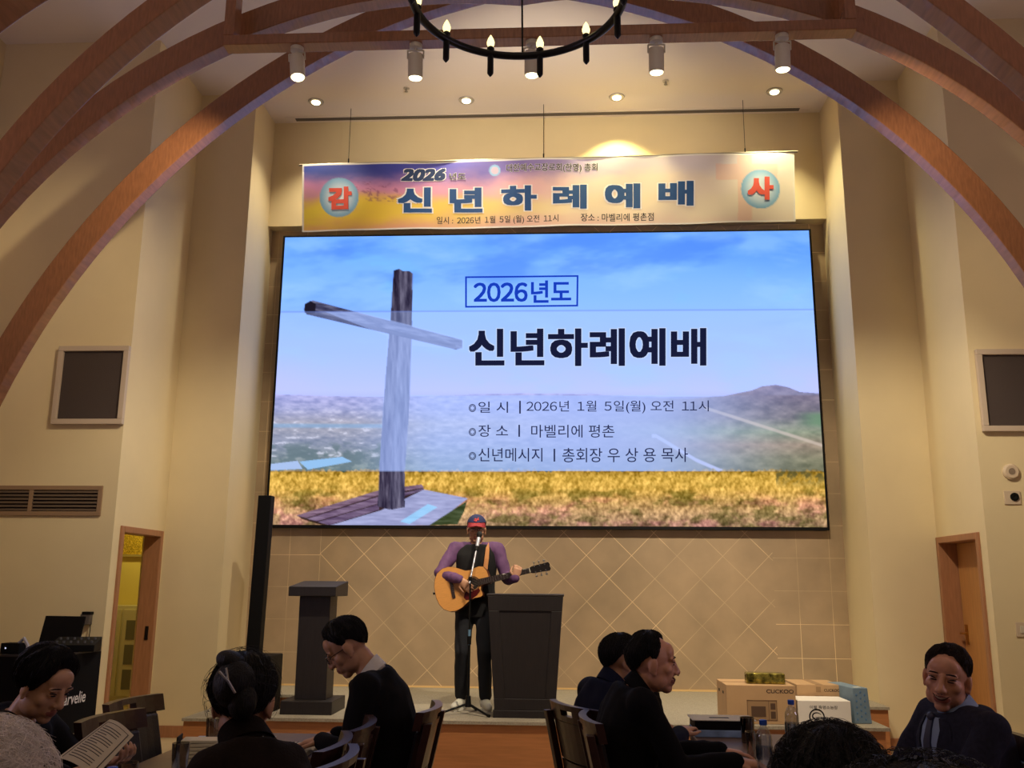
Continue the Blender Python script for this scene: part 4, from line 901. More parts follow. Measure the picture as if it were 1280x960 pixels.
class Fig: pass
def person(label, loc=None, rz=0, head_at=None, head=(0, 0, 0), lean=0, hipz=.54, stand=False, hands=None, hair='short', hair_mat=None, hair_kw=None,
           skin=None, gaze=1.0, coat=None, legs=None, shoes=None, smile=0, fem=0, full=0, size=1.0, face=True, vox=.0055, collar=None, glasses=False, elbows=None,
           bulk=1.0, hunch=.03, feet=None, sleeve=None, nohair=False, hand_opt=None, headfwd=.035, neckl=.128, arms_down=True, spread=.0, brow=HAIRB, coat_name='jacket', shoulder=.185, headx=0):
    skin = skin or SKIN; coat = coat or SUITK; legs = legs or TROUS; shoes = shoes or SHOEK; hair_mat = hair_mat or HAIRB
    z0 = .935 if stand else hipz
    if head_at is not None:
        hz = head_at.z; nz = hz-neckl; sp = (nz-z0)/math.cos(R(lean))
    else: sp = .50; nz = z0+sp*math.cos(R(lean)); hz = nz+neckl
    N = Vector((0, sp*math.sin(R(lean)), nz)); hc = N+Vector((headx, headfwd+.10*math.sin(R(lean)), neckl))
    Mz = Matrix.Rotation(rz, 3, 'Z')
    if head_at is not None: loc = Vector((head_at.x, head_at.y, 0))-Mz @ Vector((hc.x, hc.y, 0))
    t = thing('person', label, 'person', loc, rz)
    H0 = Vector((0, 0, z0))
    def spine(s):
        p = H0.lerp(N, s); bow = math.sin(math.pi*min(s*1.0, 1))*hunch; return p+Vector((0, -bow*math.cos(R(lean)), bow*math.sin(R(lean))))
    def torso(b, k, secs, add=0):
        rings = []
        for s, a, d, *o in secs:
            c = spine(max(min(s, 1), 0)) if s >= 0 else H0+Vector((0, 0, s*sp))
            tg = (spine(min(max(s, 0)+.03, 1))-spine(max(s-.03, 0))).normalized() if s >= 0 else Vector((0, 0, 1)); f = Vector((0, tg.z, -tg.y))
            rg = []
            for j in range(24):
                q = 2*math.pi*j/24; cx, sx = math.cos(q), math.sin(q); e = .82
                rg.append(c+Vector((1, 0, 0))*(a*k*bulk+add)*math.copysign(abs(cx)**e, cx)+f*((d*k*bulk+add)*math.copysign(abs(sx)**e, sx)+(o[0] if o else 0)))
            rings.append(rg)
        b.loft(rings)
    SECS = [(-.16, .160, .112), (0, .170, .118), (.2, .156, .110), (.42, .158, .112), (.62, .172, .118), (.8, .175, .108), (.92, .138, .088), (1.0, .075, .066)]
    F = Fig(); F.t = t; F.N = N; F.hc = hc; F.spine = spine; F.loc = loc; F.rz = rz
    T = HM(hc, *head); F.T = T
    up = (spine(1)-spine(.9)).normalized(); fwd = Vector((0, up.z, -up.y)); F.fwd = fwd; F.up = up
    SH = {}; EL = {}; WR = {}
    hands = hands or {}; elbows = elbows or {}
    for k, s in (('R', 1), ('L', -1)):
        SH[k] = N-up*(.068 if fem else .046)+Vector((s*shoulder*bulk**.5, 0, 0))
        tgt = hands.get(k, Vector((s*.20, .30, .60)) if not stand else Vector((s*.27, .06, z0-.06)))
        EL[k], WR[k] = ik(SH[k], tgt, .285, .255, elbows.get(k, (s*.6, -.6, -.5)))
    F.W = WR; F.EL = EL; F.SH = SH
    FT = feet or ({'R': (.095, 0, .085), 'L': (-.095, 0, .085)} if stand else {'R': (.13, .40, .085), 'L': (-.13, .40, .085)})
    KN = {}
    for k, s in (('R', 1), ('L', -1)):
        hp = H0+Vector((s*.09, .0, -.03)); F_ = Vector(FT[k]); KN[k] = ik(hp, F_, .43, .43, (0, 1, .6 if not stand else 0))[0]; 
    # body: one continuous skin
    b = MB(); b.T = T; head_shapes(b, smile, fem, full); b.T = None
    nb = T @ Vector((0, -.022, -.06)); b.tube([N-up*.03, N.lerp(nb, .5)+Vector((0, -.004, 0)), nb], [.062-.008*fem, .055-.008*fem, .056-.007*fem], 16, True)
    torso(b, .86, SECS)
    for k, s in (('R', 1), ('L', -1)):
        b.tube([N-up*.05, SH[k]], [.055, .052], 12, True); b.tube([SH[k], SH[k].lerp(EL[k], .45), EL[k]], [.048, .043, .036], 12, True)
        b.tube([EL[k], EL[k].lerp(WR[k], .35), WR[k]], [.036, .037, .025], 12, True)
        o = dict(curl=.5, d=(WR[k]-EL[k]), nrm=(0, 0, 1)); o.update((hand_opt or {}).get(k, {})); dd = o.pop('d'); nn = o.pop('nrm'); hand(b, WR[k], dd, nn, s, **o)
        hp = H0+Vector((s*.09, 0, -.03)); b.tube([hp, hp.lerp(KN[k], .5), KN[k]], [.075, .066, .05], 12, True); b.tube([KN[k], KN[k].lerp(Vector(FT[k]), .35), FT[k]], [.05, .05, .034], 12, True)
        f = Vector(FT[k]); fd = Vector((s*spread, 1, 0)).normalized(); b.tube([f+Vector((0, 0, -.035))-fd*.03, f+fd*.09+Vector((0, 0, -.045)), f+fd*.15+Vector((0, 0, -.055))], [.033, .034, .024], 10, True)
    Ti = T.inverted()
    def paint(me):
        n = len(me.polygons); c = np.empty(n*3); me.polygons.foreach_get('center', c); c = c.reshape(-1, 3)
        A = np.array(Ti); L = c @ A[:3, :3].T+A[:3, 3]; mi = np.zeros(n, int)
        lp = (np.abs(L[:, 0]) < .027+.007*smile) & (L[:, 2] > -.080) & (L[:, 2] < -.051+.004*smile) & (L[:, 1] > .078-.004*smile)
        dd = ((L[:, 0]/(.026+.007*smile))**2+((L[:, 2]+.065)/(.0135))**2); mi[lp & (dd < 1)] = 1
        if False: mi[lp & ((L[:, 0]/.027)**2+((L[:, 2]+.0625)/.0052)**2 < 1)] = 2
        me.polygons.foreach_set('material_index', mi)
    baked('body', b, vox, [skin, LIP, TEETH], t, 5, post=paint if face else None)
    if face:
        if smile:
            for nm, mm, k, top_, dep, oy in (('mouth', mat('mouth_dark', (72, 26, 24), .5), 1, -.0560, .0135, 0), ('teeth', TEETH, .80, -.0566, .0062, .0010)):
                rgs = []
                for i in range(13):
                    x = (-.031+.062*i/12)*k; w1 = max(1-(x/(.0315*k))**2, .02); zt0 = top_+7.5*x*x*1.0; y0 = .0968-11.0*x*x+oy
                    rgs.append([(x, y0, zt0), (x, y0-.001, zt0-dep*w1), (x, y0-.012, zt0-dep*w1), (x, y0-.012, zt0)])
                MB(T).loft(rgs).build(nm, mm, t, smooth=True)
        for s in (-1, 1):
            e = MB(T); e.ell((s*.031, .0845, .004), (.0130, .0045, .0044*gaze if not smile else .0026), 14, 8); e.build('eye', EYEW if not smile and gaze > .6 else EYED, t, smooth=True)
            if not smile and gaze > .6: MB(T).ell((s*.031, .0882, .0036), (.0050, .0022, .0040), 12, 8).build('iris', EYED, t, smooth=True)
            MB(T).tube([(s*.049, .0795, .0125), (s*.040, .0870, .0150), (s*.031, .0895, .0135), (s*.02, .0885, .009)], [.0012, .0022, .0022, .0012], 6).build('eyelash', EYED, t)
            MB(T).tube([(s*.056, .0765, .0245), (s*.043, .087, .0325), (s*.028, .0925, .0335), (s*.014, .0930, .0315)], [.0014, .0030, .0034, .0022], 8, flat=.6, ref=(0, 1, 0)).build('eyebrow', brow, t)
            MB(T).ell((s*.0065, .107, -.0415), (.0028, .003, .002), 8, 6).build('nostril', EYED, t)
    if not nohair:
        kw = dict(th=.014, seed=len(bpy.data.objects) % 17); kw.update(hair_kw or {}); st = kw.pop('strands', None); st2 = kw.pop('extra', None)
        b = MB(T); hair_shell(b, hair, **kw)
        if st2: st2(b)
        F.hair = b.build('hair', hair_mat, t, smooth=True)
        if st: b = MB(T); strands(b, **st); b.build('loose_hair', hair_mat, t, smooth=True)
    # clothing
    b = MB(); torso(b, 1.0, [(-.30 if stand else -.17, .168, .122)]+SECS[1:-1]+[(.97, .105, .085), (1.02, .078, .075)], .018)
    cs = MB() if sleeve else b
    for k, s in (('R', 1), ('L', -1)):
        cs.tube([N-up*.05+Vector((s*.04, 0, 0)), SH[k]], [.070, .068], 14, True)
        cs.tube([SH[k], SH[k].lerp(EL[k], .5), EL[k]], [.069, .060, .053], 14, True); v = (WR[k]-EL[k]).normalized()
        cs.tube([EL[k], EL[k].lerp(WR[k], .5), WR[k]-v*.008], [.053, .049, .041], 14, True)
    if sleeve: torso(cs, .95, SECS, .012)
    F.coat = baked(coat_name, b, .011, coat, t, 4, wr=.009, wscale=8)
    if sleeve: F.sleeve = baked('shirt', cs, .010, sleeve, t, 3, wr=.007, wscale=15)
    b = MB()
    for k, s in (('R', 1), ('L', -1)):
        hp = H0+Vector((s*.088, 0, -.02)); f = Vector(FT[k]); b.ell(hp, (.1, .105, .1)); b.tube([hp, hp.lerp(KN[k], .5), KN[k]], [.095, .083, .066], 14, True); b.tube([KN[k], KN[k].lerp(f, .5), f+Vector((0, 0, .035 if stand else .01))], [.066, .062, .058], 14, True)
    b.ell(H0+Vector((0, -.01, .0)), (.15, .115, .11))
    F.legs = baked('trousers', b, .012, legs, t, 3, wr=.006, wscale=9)
    for k, s in (('R', 1), ('L', -1)):
        f = Vector(FT[k]); fd = Vector((s*spread, 1, 0)).normalized(); g = f-Vector((0, 0, f.z)); b = MB()
        b.tube([g-fd*.055+Vector((0, 0, .05)), g+fd*.02+Vector((0, 0, .055)), g+fd*.10+Vector((0, 0, .042)), g+fd*.175+Vector((0, 0, .036))], [.038, .044, .043, .034], 14, True); b.tube([g-fd*.02+Vector((0, 0, .05)), g-fd*.02+Vector((0, 0, .105))], [.046, .046], 14, True)
        so = baked('shoe', b, .008, shoes, t, 3)
        q = MB(); lat = fd.cross(Vector((0, 0, 1)))
        pl = [g+fd*(-.03+.105+.118*math.cos(a)-.0)+lat*(.047*math.sin(a)) for a in [2*math.pi*j/24 for j in range(24)]]
        q.loft([[p+Vector((0, 0, .001)) for p in pl], [p+Vector((0, 0, .022)) for p in pl]]); q.build('sole', SOLE if shoes is SHOEW else SHOEK, so, smooth=True)
    if collar:
        b = MB(); ax = (nb-N).normalized()
        for r0, r1, z0_, z1_ in ((.072, .066, -.015, .040), (.074, .078, .040, .010)):
            pass
        rg = []
        for rr, hh in ((.070, -.02), (.066, .036), (.071, .036), (.080, -.012)):
            ring = []
            for j in range(28):
                q = 2*math.pi*j/28; fz = .018*math.cos(q)  # higher at the nape, lower in front
                u_ = Vector((1, 0, 0)); f_ = (fwd-ax*fwd.dot(ax)).normalized()
                ring.append(N+u_*(rr*math.sin(q)*.98)+f_*(rr*math.cos(q))+ax*(hh-fz*(1 if hh > 0 else .3)))
            rg.append(ring)
        b.loft(rg, caps=False).build('collar', collar, t, smooth=True)
    if glasses:
        b = MB(T)
        for s in (-1, 1):
            ring = [(s*.033+.023*math.cos(a), .102, .003+.017*math.sin(a)) for a in [2*math.pi*j/18 for j in range(19)]]; b.tube(ring, .0018, 6)
            b.tube([(s*.056, .101, .008), (s*.073, .07, .010), (s*.078, -.005, .006)], .0018, 6)
        b.tube([(-.011, .103, .006), (0, .106, .008), (.011, .103, .006)], .0018, 6); b.build('glasses', GLASSF, t, smooth=True)
    return F

def lapels(F, coat, shirt, tie, b0=.124):
    """open jacket front over a shirt and tie, laid along the chest"""
    t = F.t; sp = F.spine; X = Vector((1, 0, 0))
    def fr(s, x, o=0):
        c = sp(s); tg = (sp(min(s+.03, 1))-sp(s-.03)).normalized(); f = Vector((0, tg.z, -tg.y)); d = np.interp(s, [.3, .62, .8, .92, 1.0], [.139, .148, .140, .119, .098])
        w = np.interp(s, [.3, .62, .8, .92, 1.0], [.178, .19, .19, .155, .10]); q = math.sqrt(max(1-(abs(x)/w)**2.3, 0))
        return c+X*x+f*(d*q+o)
    S = [.98, .90, .8, .7, .6, .5, .42]
    def sheet(edge0, edge1, o, th=.006):
        b = MB(); rg = []
        for s, x0, x1 in zip(S, edge0, edge1):
            n = 4; a = [fr(s, x0+(x1-x0)*i/n, o+th) for i in range(n+1)]; c = [fr(s, x0+(x1-x0)*i/n, o-.01) for i in range(n+1)]; rg.append(a+c[::-1])
        return b.loft(rg)
    sheet([-.045, -.062, -.058, -.048, -.036, -.022, -.008], [.045, .062, .058, .048, .036, .022, .008], .002).build('shirt', shirt, t, smooth=True)
    sheet([-.016, -.018, -.022, -.026, -.029, -.03, -.022], [.016, .018, .022, .026, .029, .03, .022], .009).build('tie', tie, t, smooth=True)
    b = MB(); b.ell(fr(.985, 0, .012), (.02, .014, .017)); b.build('tie_knot', tie, t, smooth=True)
    for s in (-1, 1):
        sheet([s*.046, s*.066, s*.062, s*.052, s*.04, s*.026, s*.012], [s*.075, s*.108, s*.125, s*.112, s*.085, s*.055, s*.018], .007, .007).build('lapel', coat, t, smooth=True)

# --- the guitarist on the stage
GX = PZ(593, 886, ZST); GX = Vector((GX.x, 8.62, ZST))
def singer():
    hands = {'R': Vector((.115, .275, 1.115)), 'L': Vector((-.372, .295, 1.128))}
    F = person('man in navy cap, purple shirt and black vest playing acoustic guitar', GX, R(180), stand=True, head=(4, 6, 0), hands=hands, hair='short',
               elbows={'R': (.9, -.35, -.1), 'L': (-.25, -.1, -1)}, coat=VEST, coat_name='vest', sleeve=PURPLE, legs=JEANS, shoes=SHOEW, glasses=True, hunch=.01,
               feet={'R': (.115, .0, .085), 'L': (-.10, .02, .085)}, spread=.25, vox=.005, hipz=.93, shoulder=.19,
               hand_opt={'R': dict(d=(-.72, .12, -.62), nrm=(.25, .95, .1), curl=.55), 'L': dict(d=(-.25, -.12, .95), nrm=(-.35, .9, .15), curl=1.05, thumb_in=.9)})
    t, T = F.t, F.T
    # cap: dome, brim, crest
    CAPN = mat('cap_navy', (34, 40, 84), .8); CAPR = mat('cap_red', (150, 36, 42), .7)
    b = MB(T); rg = []
    for i in range(9):
        a = R(88-(88-14)*i/8); rg.append([Vector((.089*math.cos(a)*math.sin(q), -.008+.108*math.cos(a)*math.cos(q), .045+.094*math.sin(a))) for q in [2*math.pi*j/32 for j in range(32)]])
    rg.append([Vector((p.x*.9, (p.y+.008)*.9-.008, p.z)) for p in rg[-1]]); b.loft(rg).build('cap', CAPN, t, smooth=True)
    cap = [o for o in t.children if o.name.startswith('cap')][0]
    b = MB(T); n = 14; rg = []
    for i in range(n+1):
        q = R(-62+124*i/n); inn = Vector((.086*math.sin(q), -.008+.104*math.cos(q), .064)); out = Vector((.094*math.sin(q), .0+.108*math.cos(q)+.068*max(math.cos(q*1.4), 0), .056-.020*abs(math.sin(q))-.012))
        rg.append([inn, out, out-Vector((0, 0, .006)), inn-Vector((0, 0, .007))])
    b.loft(rg).build('brim', CAPR, cap, smooth=True, label='red brim')
    b = MB(T)
    for cx, cz, r in ((-.012, .092, .012), (.010, .098, .011), (.004, .082, .010), (-.016, .106, .007), (.018, .084, .007)):
        rr = math.sqrt(max(1-((cz-.045)/.094)**2, 0)); yy = -.008+.108*rr*math.sqrt(max(1-(cx/(.089*rr))**2, 0)); b.ell((cx, yy+.001, cz), (r, .0035, r*.8), 10, 6)
    b.build('crest', mat('crest_red', (206, 66, 60), .7), cap, smooth=True)
    MB().bb((-.03, .150, z_ := .985), (.03, .158, z_+.035)).build('belt_buckle', STEEL, t, bevel=.004)
    # guitar strap over the left shoulder, a part of the guitar
    return F
SG = singer()
def guitar():
    # local frame of the guitar in world space: x along the neck, y across the face, z out of the soundboard towards the guests
    base = Matrix.Translation(GX) @ Matrix.Rotation(R(180), 4, 'Z')
    sh = base @ Vector((.07, .235, 1.075)); up_ = PY(577, 733, sh.y); tip = PY(679, 709, sh.y-.05)
    xd = (tip-up_); xd = xd.normalized(); zd = Vector((.06, -1, .10)); zd = (zd-xd*zd.dot(xd)).normalized(); yd = zd.cross(xd)
    Tm = Matrix((xd, yd, zd)).transposed().to_4x4(); Tm.translation = up_
    t = thing('acoustic_guitar', 'natural-top cutaway acoustic guitar held by the man on stage', 'guitar', up_); t.rotation_euler = Tm.to_euler()
    def half(sgn):
        P = [(-.245, 0), (-.243, .05), (-.228, .11), (-.195, .16), (-.145, .19), (-.09, .196), (-.03, .180), (.02, .150), (.06, .128), (.10, .122), (.145, .132), (.19, .137), (.225, .125), (.248, .085), (.256, .03)]
        if sgn < 0: P = [(-.245, 0), (-.243, .05), (-.228, .11), (-.195, .16), (-.145, .19), (-.09, .196), (-.03, .180), (.02, .150), (.06, .130), (.10, .124), (.14, .128), (.165, .122), (.172, .10), (.162, .065), (.172, .035), (.20, .028), (.252, .026)]
        return [(x, sgn*y) for x, y in P]
    top = half(1); bot = half(-1); poly = bot[::1]+top[::-1][0:-1]
    idm = lambda x, y, z: (x, y, z)
    WD = mat('guitar_spruce', (206, 146, 78), .3, var=.10, vscale=8, stretch=(2, 26, 1), coat=.3); SD = mat('guitar_side', (96, 52, 34), .35); BK = mat('fretboard', (44, 30, 26), .45)
    MB().prism(poly, idm, -.10, -.003).build('body', SD, t, smooth=False)
    MB().prism([(x*.985, y*.985) for x, y in poly], idm, -.003, .0).build('soundboard', WD, t)
    sb = MB(); ring = [(.105+.052*math.cos(a), .052*math.sin(a)) for a in [2*math.pi*j/28 for j in range(28)]]; sb.prism(ring, idm, .0002, .0012); sb.build('soundhole', mat('soundhole', (28, 18, 14), .8), t)
    sb = MB(); rg = [[(.105+r*math.cos(a), r*math.sin(a), z) for a in [2*math.pi*j/28 for j in range(28)]] for r, z in ((.056, .0004), (.056, .0016), (.064, .0016), (.064, .0004))]; sb.loft(rg, caps=False).build('rosette', mat('rosette', (70, 44, 30), .4), t)
    pk = [(.04, -.045), (.075, -.06), (.12, -.058), (.15, -.05), (.155, -.075), (.12, -.105), (.06, -.13), (.015, -.125), (.0, -.10), (.015, -.065)]
    MB().prism(pk, idm, .0003, .002).build('pickguard', mat('pickguard', (78, 20, 20), .25), t)
    MB().bb((-.10, -.085, 0), (-.07, .085, .009)).build('bridge', BK, t, bevel=.003)
    b = MB(); b.loft([[(x, -h, -.02 if x > .2 else .001), (x, h, -.02 if x > .2 else .001), (x, h, .009), (x, -h, .009)] for x, h in ((.152, .028), (.256, .027), (.62, .0215))]); nk = b.build('neck', BK, t)
    for i in range(20):
        x = .62-(.62+.085)*(1-2**(-(i+1)/12))
        if x > .165: MB().bb((x-.001, -.024, .009), (x+.001, .024, .0102)).build('fret', STEEL, nk)
    hs = [(.62, -.022), (.64, -.03), (.79, -.037), (.80, -.02), (.795, 0), (.80, .02), (.79, .037), (.64, .03), (.62, .022)]
    hd = MB(); hd.prism(hs, lambda x, y, z: (x, y, z-(x-.62)*.18), -.012, .004); h_ = hd.build('headstock', mat('headstock', (26, 20, 20), .25), t)
    MB().bb((.617, -.022, .004), (.622, .022, .012)).build('nut', mat('bone', (220, 212, 190), .4), t)
    for s in (-1, 1):
        for x in (.665, .71, .755):
            b = MB(); z = -(x-.62)*.18; b.tube([(x, s*.024, z-.02), (x, s*.024, z+.012)], .006, 8); b.tube([(x, s*.03, z-.012), (x, s*.055, z-.012)], .0035, 6); b.ell((x, s*.06, z-.012), (.010, .008, .007), 10, 6); b.build('tuning_peg', STEEL, h_, smooth=True)
    for i in range(6):
        y = (-.0275+.011*i); MB().tube([(-.085, y, .011), (.62, y*.62, .0125)], .0006, 4).build('string', STEEL, t)
    MB().tube([(-.245, 0, -.05), (-.262, 0, -.05), (-.27, 0, -.05)], [.008, .008, .013], 10).build('strap_button', IRON, t)
    # leather strap, from the heel over his left shoulder and round the back to the button
    inv = (Matrix.Translation(up_) @ Tm.to_3x3().to_4x4()).inverted()
    L_ = lambda p: inv @ (base @ Vector(p))
    sp_ = [(-.085, .15, 1.11), (-.095, .162, 1.2), (-.105, .158, 1.3), (-.11, .13, 1.385), (-.115, .06, 1.425), (-.105, -.06, 1.41), (-.05, -.15, 1.3), (.08, -.17, 1.15), (.2, -.12, 1.05), (.26, .02, 1.02), (.285, .2, 1.03)]
    b = MB(); rg = []
    for i, p in enumerate(sp_):
        a, c = Vector(sp_[max(i-1, 0)]), Vector(sp_[min(i+1, len(sp_)-1)]); tg = (c-a).normalized(); pv = Vector(p); nr = (pv-Vector((0, 0, pv.z))).normalized(); wd = tg.cross(nr).normalized()*.021
        rg.append([L_(pv-wd), L_(pv+wd), L_(pv+wd+nr*.004), L_(pv-wd+nr*.004)])
    b.loft(rg).build('strap', mat('strap_leather', (196, 136, 84), .6), t, label='tan leather strap')
guitar()
# --- microphone stand in front of him
def mic():
    foot = PZ(585, 893, ZST); t = thing('microphone_stand', 'black tripod microphone stand with silver boom before the guitarist', 'microphone stand', foot)
    yb = foot.y
    J = PY(582, 724, yb); J = Vector((0, 0, J.z-ZST)); tipw = PY(597, 680, yb+.12); tip = tipw-foot
    MB().tube([(0, 0, .10), (0, 0, .62)], .011, 10).build('lower_tube', BLACK, t, smooth=True)
    MB().tube([(0, 0, .60), J], .008, 10).build('upper_tube', BLACK, t, smooth=True)
    MB().tube([(0, 0, .57), (0, 0, .64)], .017, 10).build('clutch', BLACK, t, smooth=True)
    MB().tube([(0, 0, PY(586, 806, yb).z-ZST), (0, 0, PY(586, 787, yb).z-ZST)], .0125, 10).build('sticker', mat('sticker_blue', (96, 132, 160), .5), t, smooth=True)
    MB().tube([(0, 0, .06), (0, 0, .15)], [.028, .02], 12).build('hub', BLACK, t, smooth=True)
    for k in (-160, -42, 80):
        a = R(k); c = MB().tube([(.01*math.cos(a), .01*math.sin(a), .085), (.25*math.cos(a), .25*math.sin(a), .012)], .009, 8).build('leg', BLACK, t, smooth=True)
        MB().tube([(.24*math.cos(a), .24*math.sin(a), .014), (.265*math.cos(a), .265*math.sin(a), .013)], .0125, 8).build('foot_cap', BLACK, c, smooth=True)
    b0 = J-(tip-J)*.12
    MB().tube([b0, J+(tip-J)*.86], .0085, 10).build('boom', mat('boom_silver', (196, 200, 214), .25, metal=.7), t, smooth=True)
    MB().box(J, (.03, .03, .045)).build('boom_clamp', BLACK, t, bevel=.006)
    d = (tip-J).normalized()
    hd = thing('microphone', 'silver-handled vocal microphone at the guitarist\'s mouth', 'microphone', foot+J+(tip-J)*.84)
    MB().tube([(0, 0, 0), d*.05, d*.12], [.012, .016, .019], 14).build('handle', mat('mic_silver', (206, 210, 224), .3, metal=.5), hd, smooth=True)
    MB().ell(d*.148, (.027, .027, .029), 16, 10).build('head_grille', mat('mic_head', (22, 22, 26), .6, bump=.5, bscale=300), hd, smooth=True)
    MB().tube([d*.115, d*.13], .0225, 14).build('mic_ring', BLACK, hd, smooth=True)
    MB().tube([-d*.01, d*.03], .02, 12).build('clip', BLACK, t, smooth=True).location = J+(tip-J)*.84
mic()

# --- guest tables
TH = .74
def table(x0, x1, y0, y1, label):
    t = thing('dining_table', label, 'table', ((x0+x1)/2, (y0+y1)/2, 0)); hx, hy = (x1-x0)/2, (y1-y0)/2
    MB().bb((-hx, -hy, TH-.035), (hx, hy, TH)).build('tabletop', TABLEW, t, bevel=.004)
    MB().bb((-hx-.003, -hy-.003, TH-.032), (hx+.003, hy+.003, TH-.008)).build('edge_band', mat('table_edge', (38, 30, 30), .4), t)
    for sx in (-1, 1):
        for sy in (-1, 1): MB().loft([[(sx*(hx-.05)-q, sy*(hy-.06)-q, z), (sx*(hx-.05)+q, sy*(hy-.06)-q, z), (sx*(hx-.05)+q, sy*(hy-.06)+q, z), (sx*(hx-.05)-q, sy*(hy-.06)+q, z)] for z, q in ((0, .022), (TH-.035, .03))]).build('leg', CHAIRW, t)
    MB().bb((-hx+.06, -hy+.06, TH-.10), (hx-.06, hy-.06, TH-.035)).build('apron', CHAIRW, t)
LT = (-1.80, -1.12, 2.42, 4.95); RT_ = (.64, 1.36, 2.5, 5.2)
table(*LT, 'brown dining table on the left, between the two reading women and leaning man')
table(*RT_, 'brown dining table on the right, laid with bottles and papers before the boxes')

# --- guests
def at(u, v, Y): return PY(u, v, Y)
def top(u, v, Y, h=.15): return PY(u, v, Y)-Vector((0, 0, h))      # head centre from the crown of the hair
# leaning man in black suit at the left table
def lean_man():
    F = person('man in black suit and glasses leaning left over an open book', head_at=at(434, 810, 4.43), rz=R(90), head=(10, 36, 0), lean=10, hair='short', collar=SHIRTW, glasses=True, coat=SUITK, hunch=.035, headfwd=.10, neckl=.112, gaze=.5, vox=.005, bulk=1.06,
               **lean_kw)
    return F
lean_kw = dict(hands={'R': Vector((.09, .265, .80)), 'L': Vector((-.07, .29, .80))}, elbows={'R': (.55, -.5, -.7), 'L': (-.6, -.3, -.7)},
               hand_opt={'R': dict(d=(-.15, 1, -.12), nrm=(0, .1, 1), curl=.42), 'L': dict(d=(.1, 1, -.15), nrm=(0, .1, 1), curl=.42)}, hair_kw=dict(th=.017, top=1.5, ridge=.004))
LM = lean_man()
# woman seen from behind with pinned-up hair
def bun(b):
    b.ell((.0, -.100, .045), (.060, .045, .065)); b.ell((-.02, -.085, .105), (.045, .04, .03), M=Matrix.Rotation(.4, 3, 'Y')); b.ell((.03, -.11, .0), (.04, .03, .05))
WB = person('woman in brown coat seen from behind, black hair pinned up', head_at=at(304, 878, 2.75), rz=R(36), head=(-34, 8, 0), lean=8, neckl=.105, headfwd=.05, hunch=.05, hair='updo', coat=COATB, fem=1, face=True, vox=.006, coat_name='coat', collar=COATB, bulk=.84,
            hair_kw=dict(th=.022, top=.9, ridge=.005, extra=bun, strands=dict(n=170, r0=1.17, L=.06, seed=4)), shoulder=.112, hands={'R': Vector((.16, .40, .79)), 'L': Vector((-.14, .40, .79))}, hand_opt={k: dict(d=(0, 1, -.1), nrm=(0, 0, 1), curl=.3) for k in 'RL'})
b = MB(WB.T)
b.tube([(-.03, -.15, .075), (.0, -.158, .05), (.02, -.152, .02)], .004, 6); b.tube([(-.012, -.152, .085), (.0, -.158, .05)], .003, 6); b.build('hair_clip', mat('clip_silver', (190, 190, 200), .2, metal=.9), WB.t, smooth=True)
# woman reading a paper at the left
PR = person('woman in black at the left reading a printed paper', head_at=at(55, 857, 3.5), rz=R(-98), head=(-8, 24, 0), lean=8, hair='bob', coat=BLACKM, fem=1, skin=SKINF, vox=.0045, full=.9, gaze=.5, neckl=.105, headfwd=.07, hunch=.05, coat_name='cardigan',
            hair_kw=dict(th=.022, top=1.5, side=1.2, ridge=.004), shoulder=.165, hands={'R': Vector((.13, .36, .83)), 'L': Vector((-.06, .40, .84))}, hand_opt={'R': dict(d=(-.5, .8, .1), nrm=(.3, -.3, -1), curl=.8), 'L': dict(d=(.3, .9, .2), nrm=(-.2, -.2, -1), curl=.8)})
# white-haired guest at the bottom left corner
WHT = person('guest with fluffy silver-white curly hair at the bottom left corner', head_at=top(-8, 900, 1.8, .165), rz=R(4), head=(0, 0, 0), lean=4, neckl=.11, hair='full', hair_mat=HAIRG, coat=SUITN, vox=.007, hair_kw=dict(th=.030, ridge=.012, strands=dict(n=3200, r0=1.33, L=.08, curl=.9, seed=8, w0=.00055)), brow=HAIRG)
# three men in a row at the right table, facing right
M1 = person('laughing balding man in black suit in profile at the right table', head_at=at(816, 830, 4.2), rz=R(-86), head=(-4, 2, 0), lean=3, neckl=.105, headfwd=.055, hair='bald', coat=SUITK, skin=SKINR, smile=1, full=1, vox=.0045, bulk=1.04, collar=SUITK, hunch=.05,
            hair_kw=dict(th=.013, side=1.0, ridge=.004), hands={'R': Vector((.13, .40, .785)), 'L': Vector((-.14, .40, .785))}, elbows={'R': (.25, -.7, -1), 'L': (-.3, -.7, -1)}, hand_opt={'R': dict(d=(-.1, 1, -.1), nrm=(.2, 0, 1), curl=.35), 'L': dict(d=(.1, 1, -.1), nrm=(-.1, 0, 1), curl=.35)})
M2 = person('man in navy jacket turned away beside the laughing man', head_at=at(777, 826, 4.68), rz=R(-62), head=(-6, 4, 0), lean=3, neckl=.105, headfwd=.05, hair='short', coat=SUITN, vox=.006, bulk=.96, collar=SUITN, hair_kw=dict(th=.012, ridge=.002), hunch=.045, hands={'R': Vector((.10, .34, .80)), 'L': Vector((-.16, .30, .80))})
M3 = person('man almost hidden behind the laughing man, only black hair showing', head_at=at(812, 824, 5.2), rz=R(-84), head=(0, 4, 0), lean=5, hair='short', coat=SUITK, vox=.007, hair_kw=dict(th=.020, top=1.6, ridge=.004))
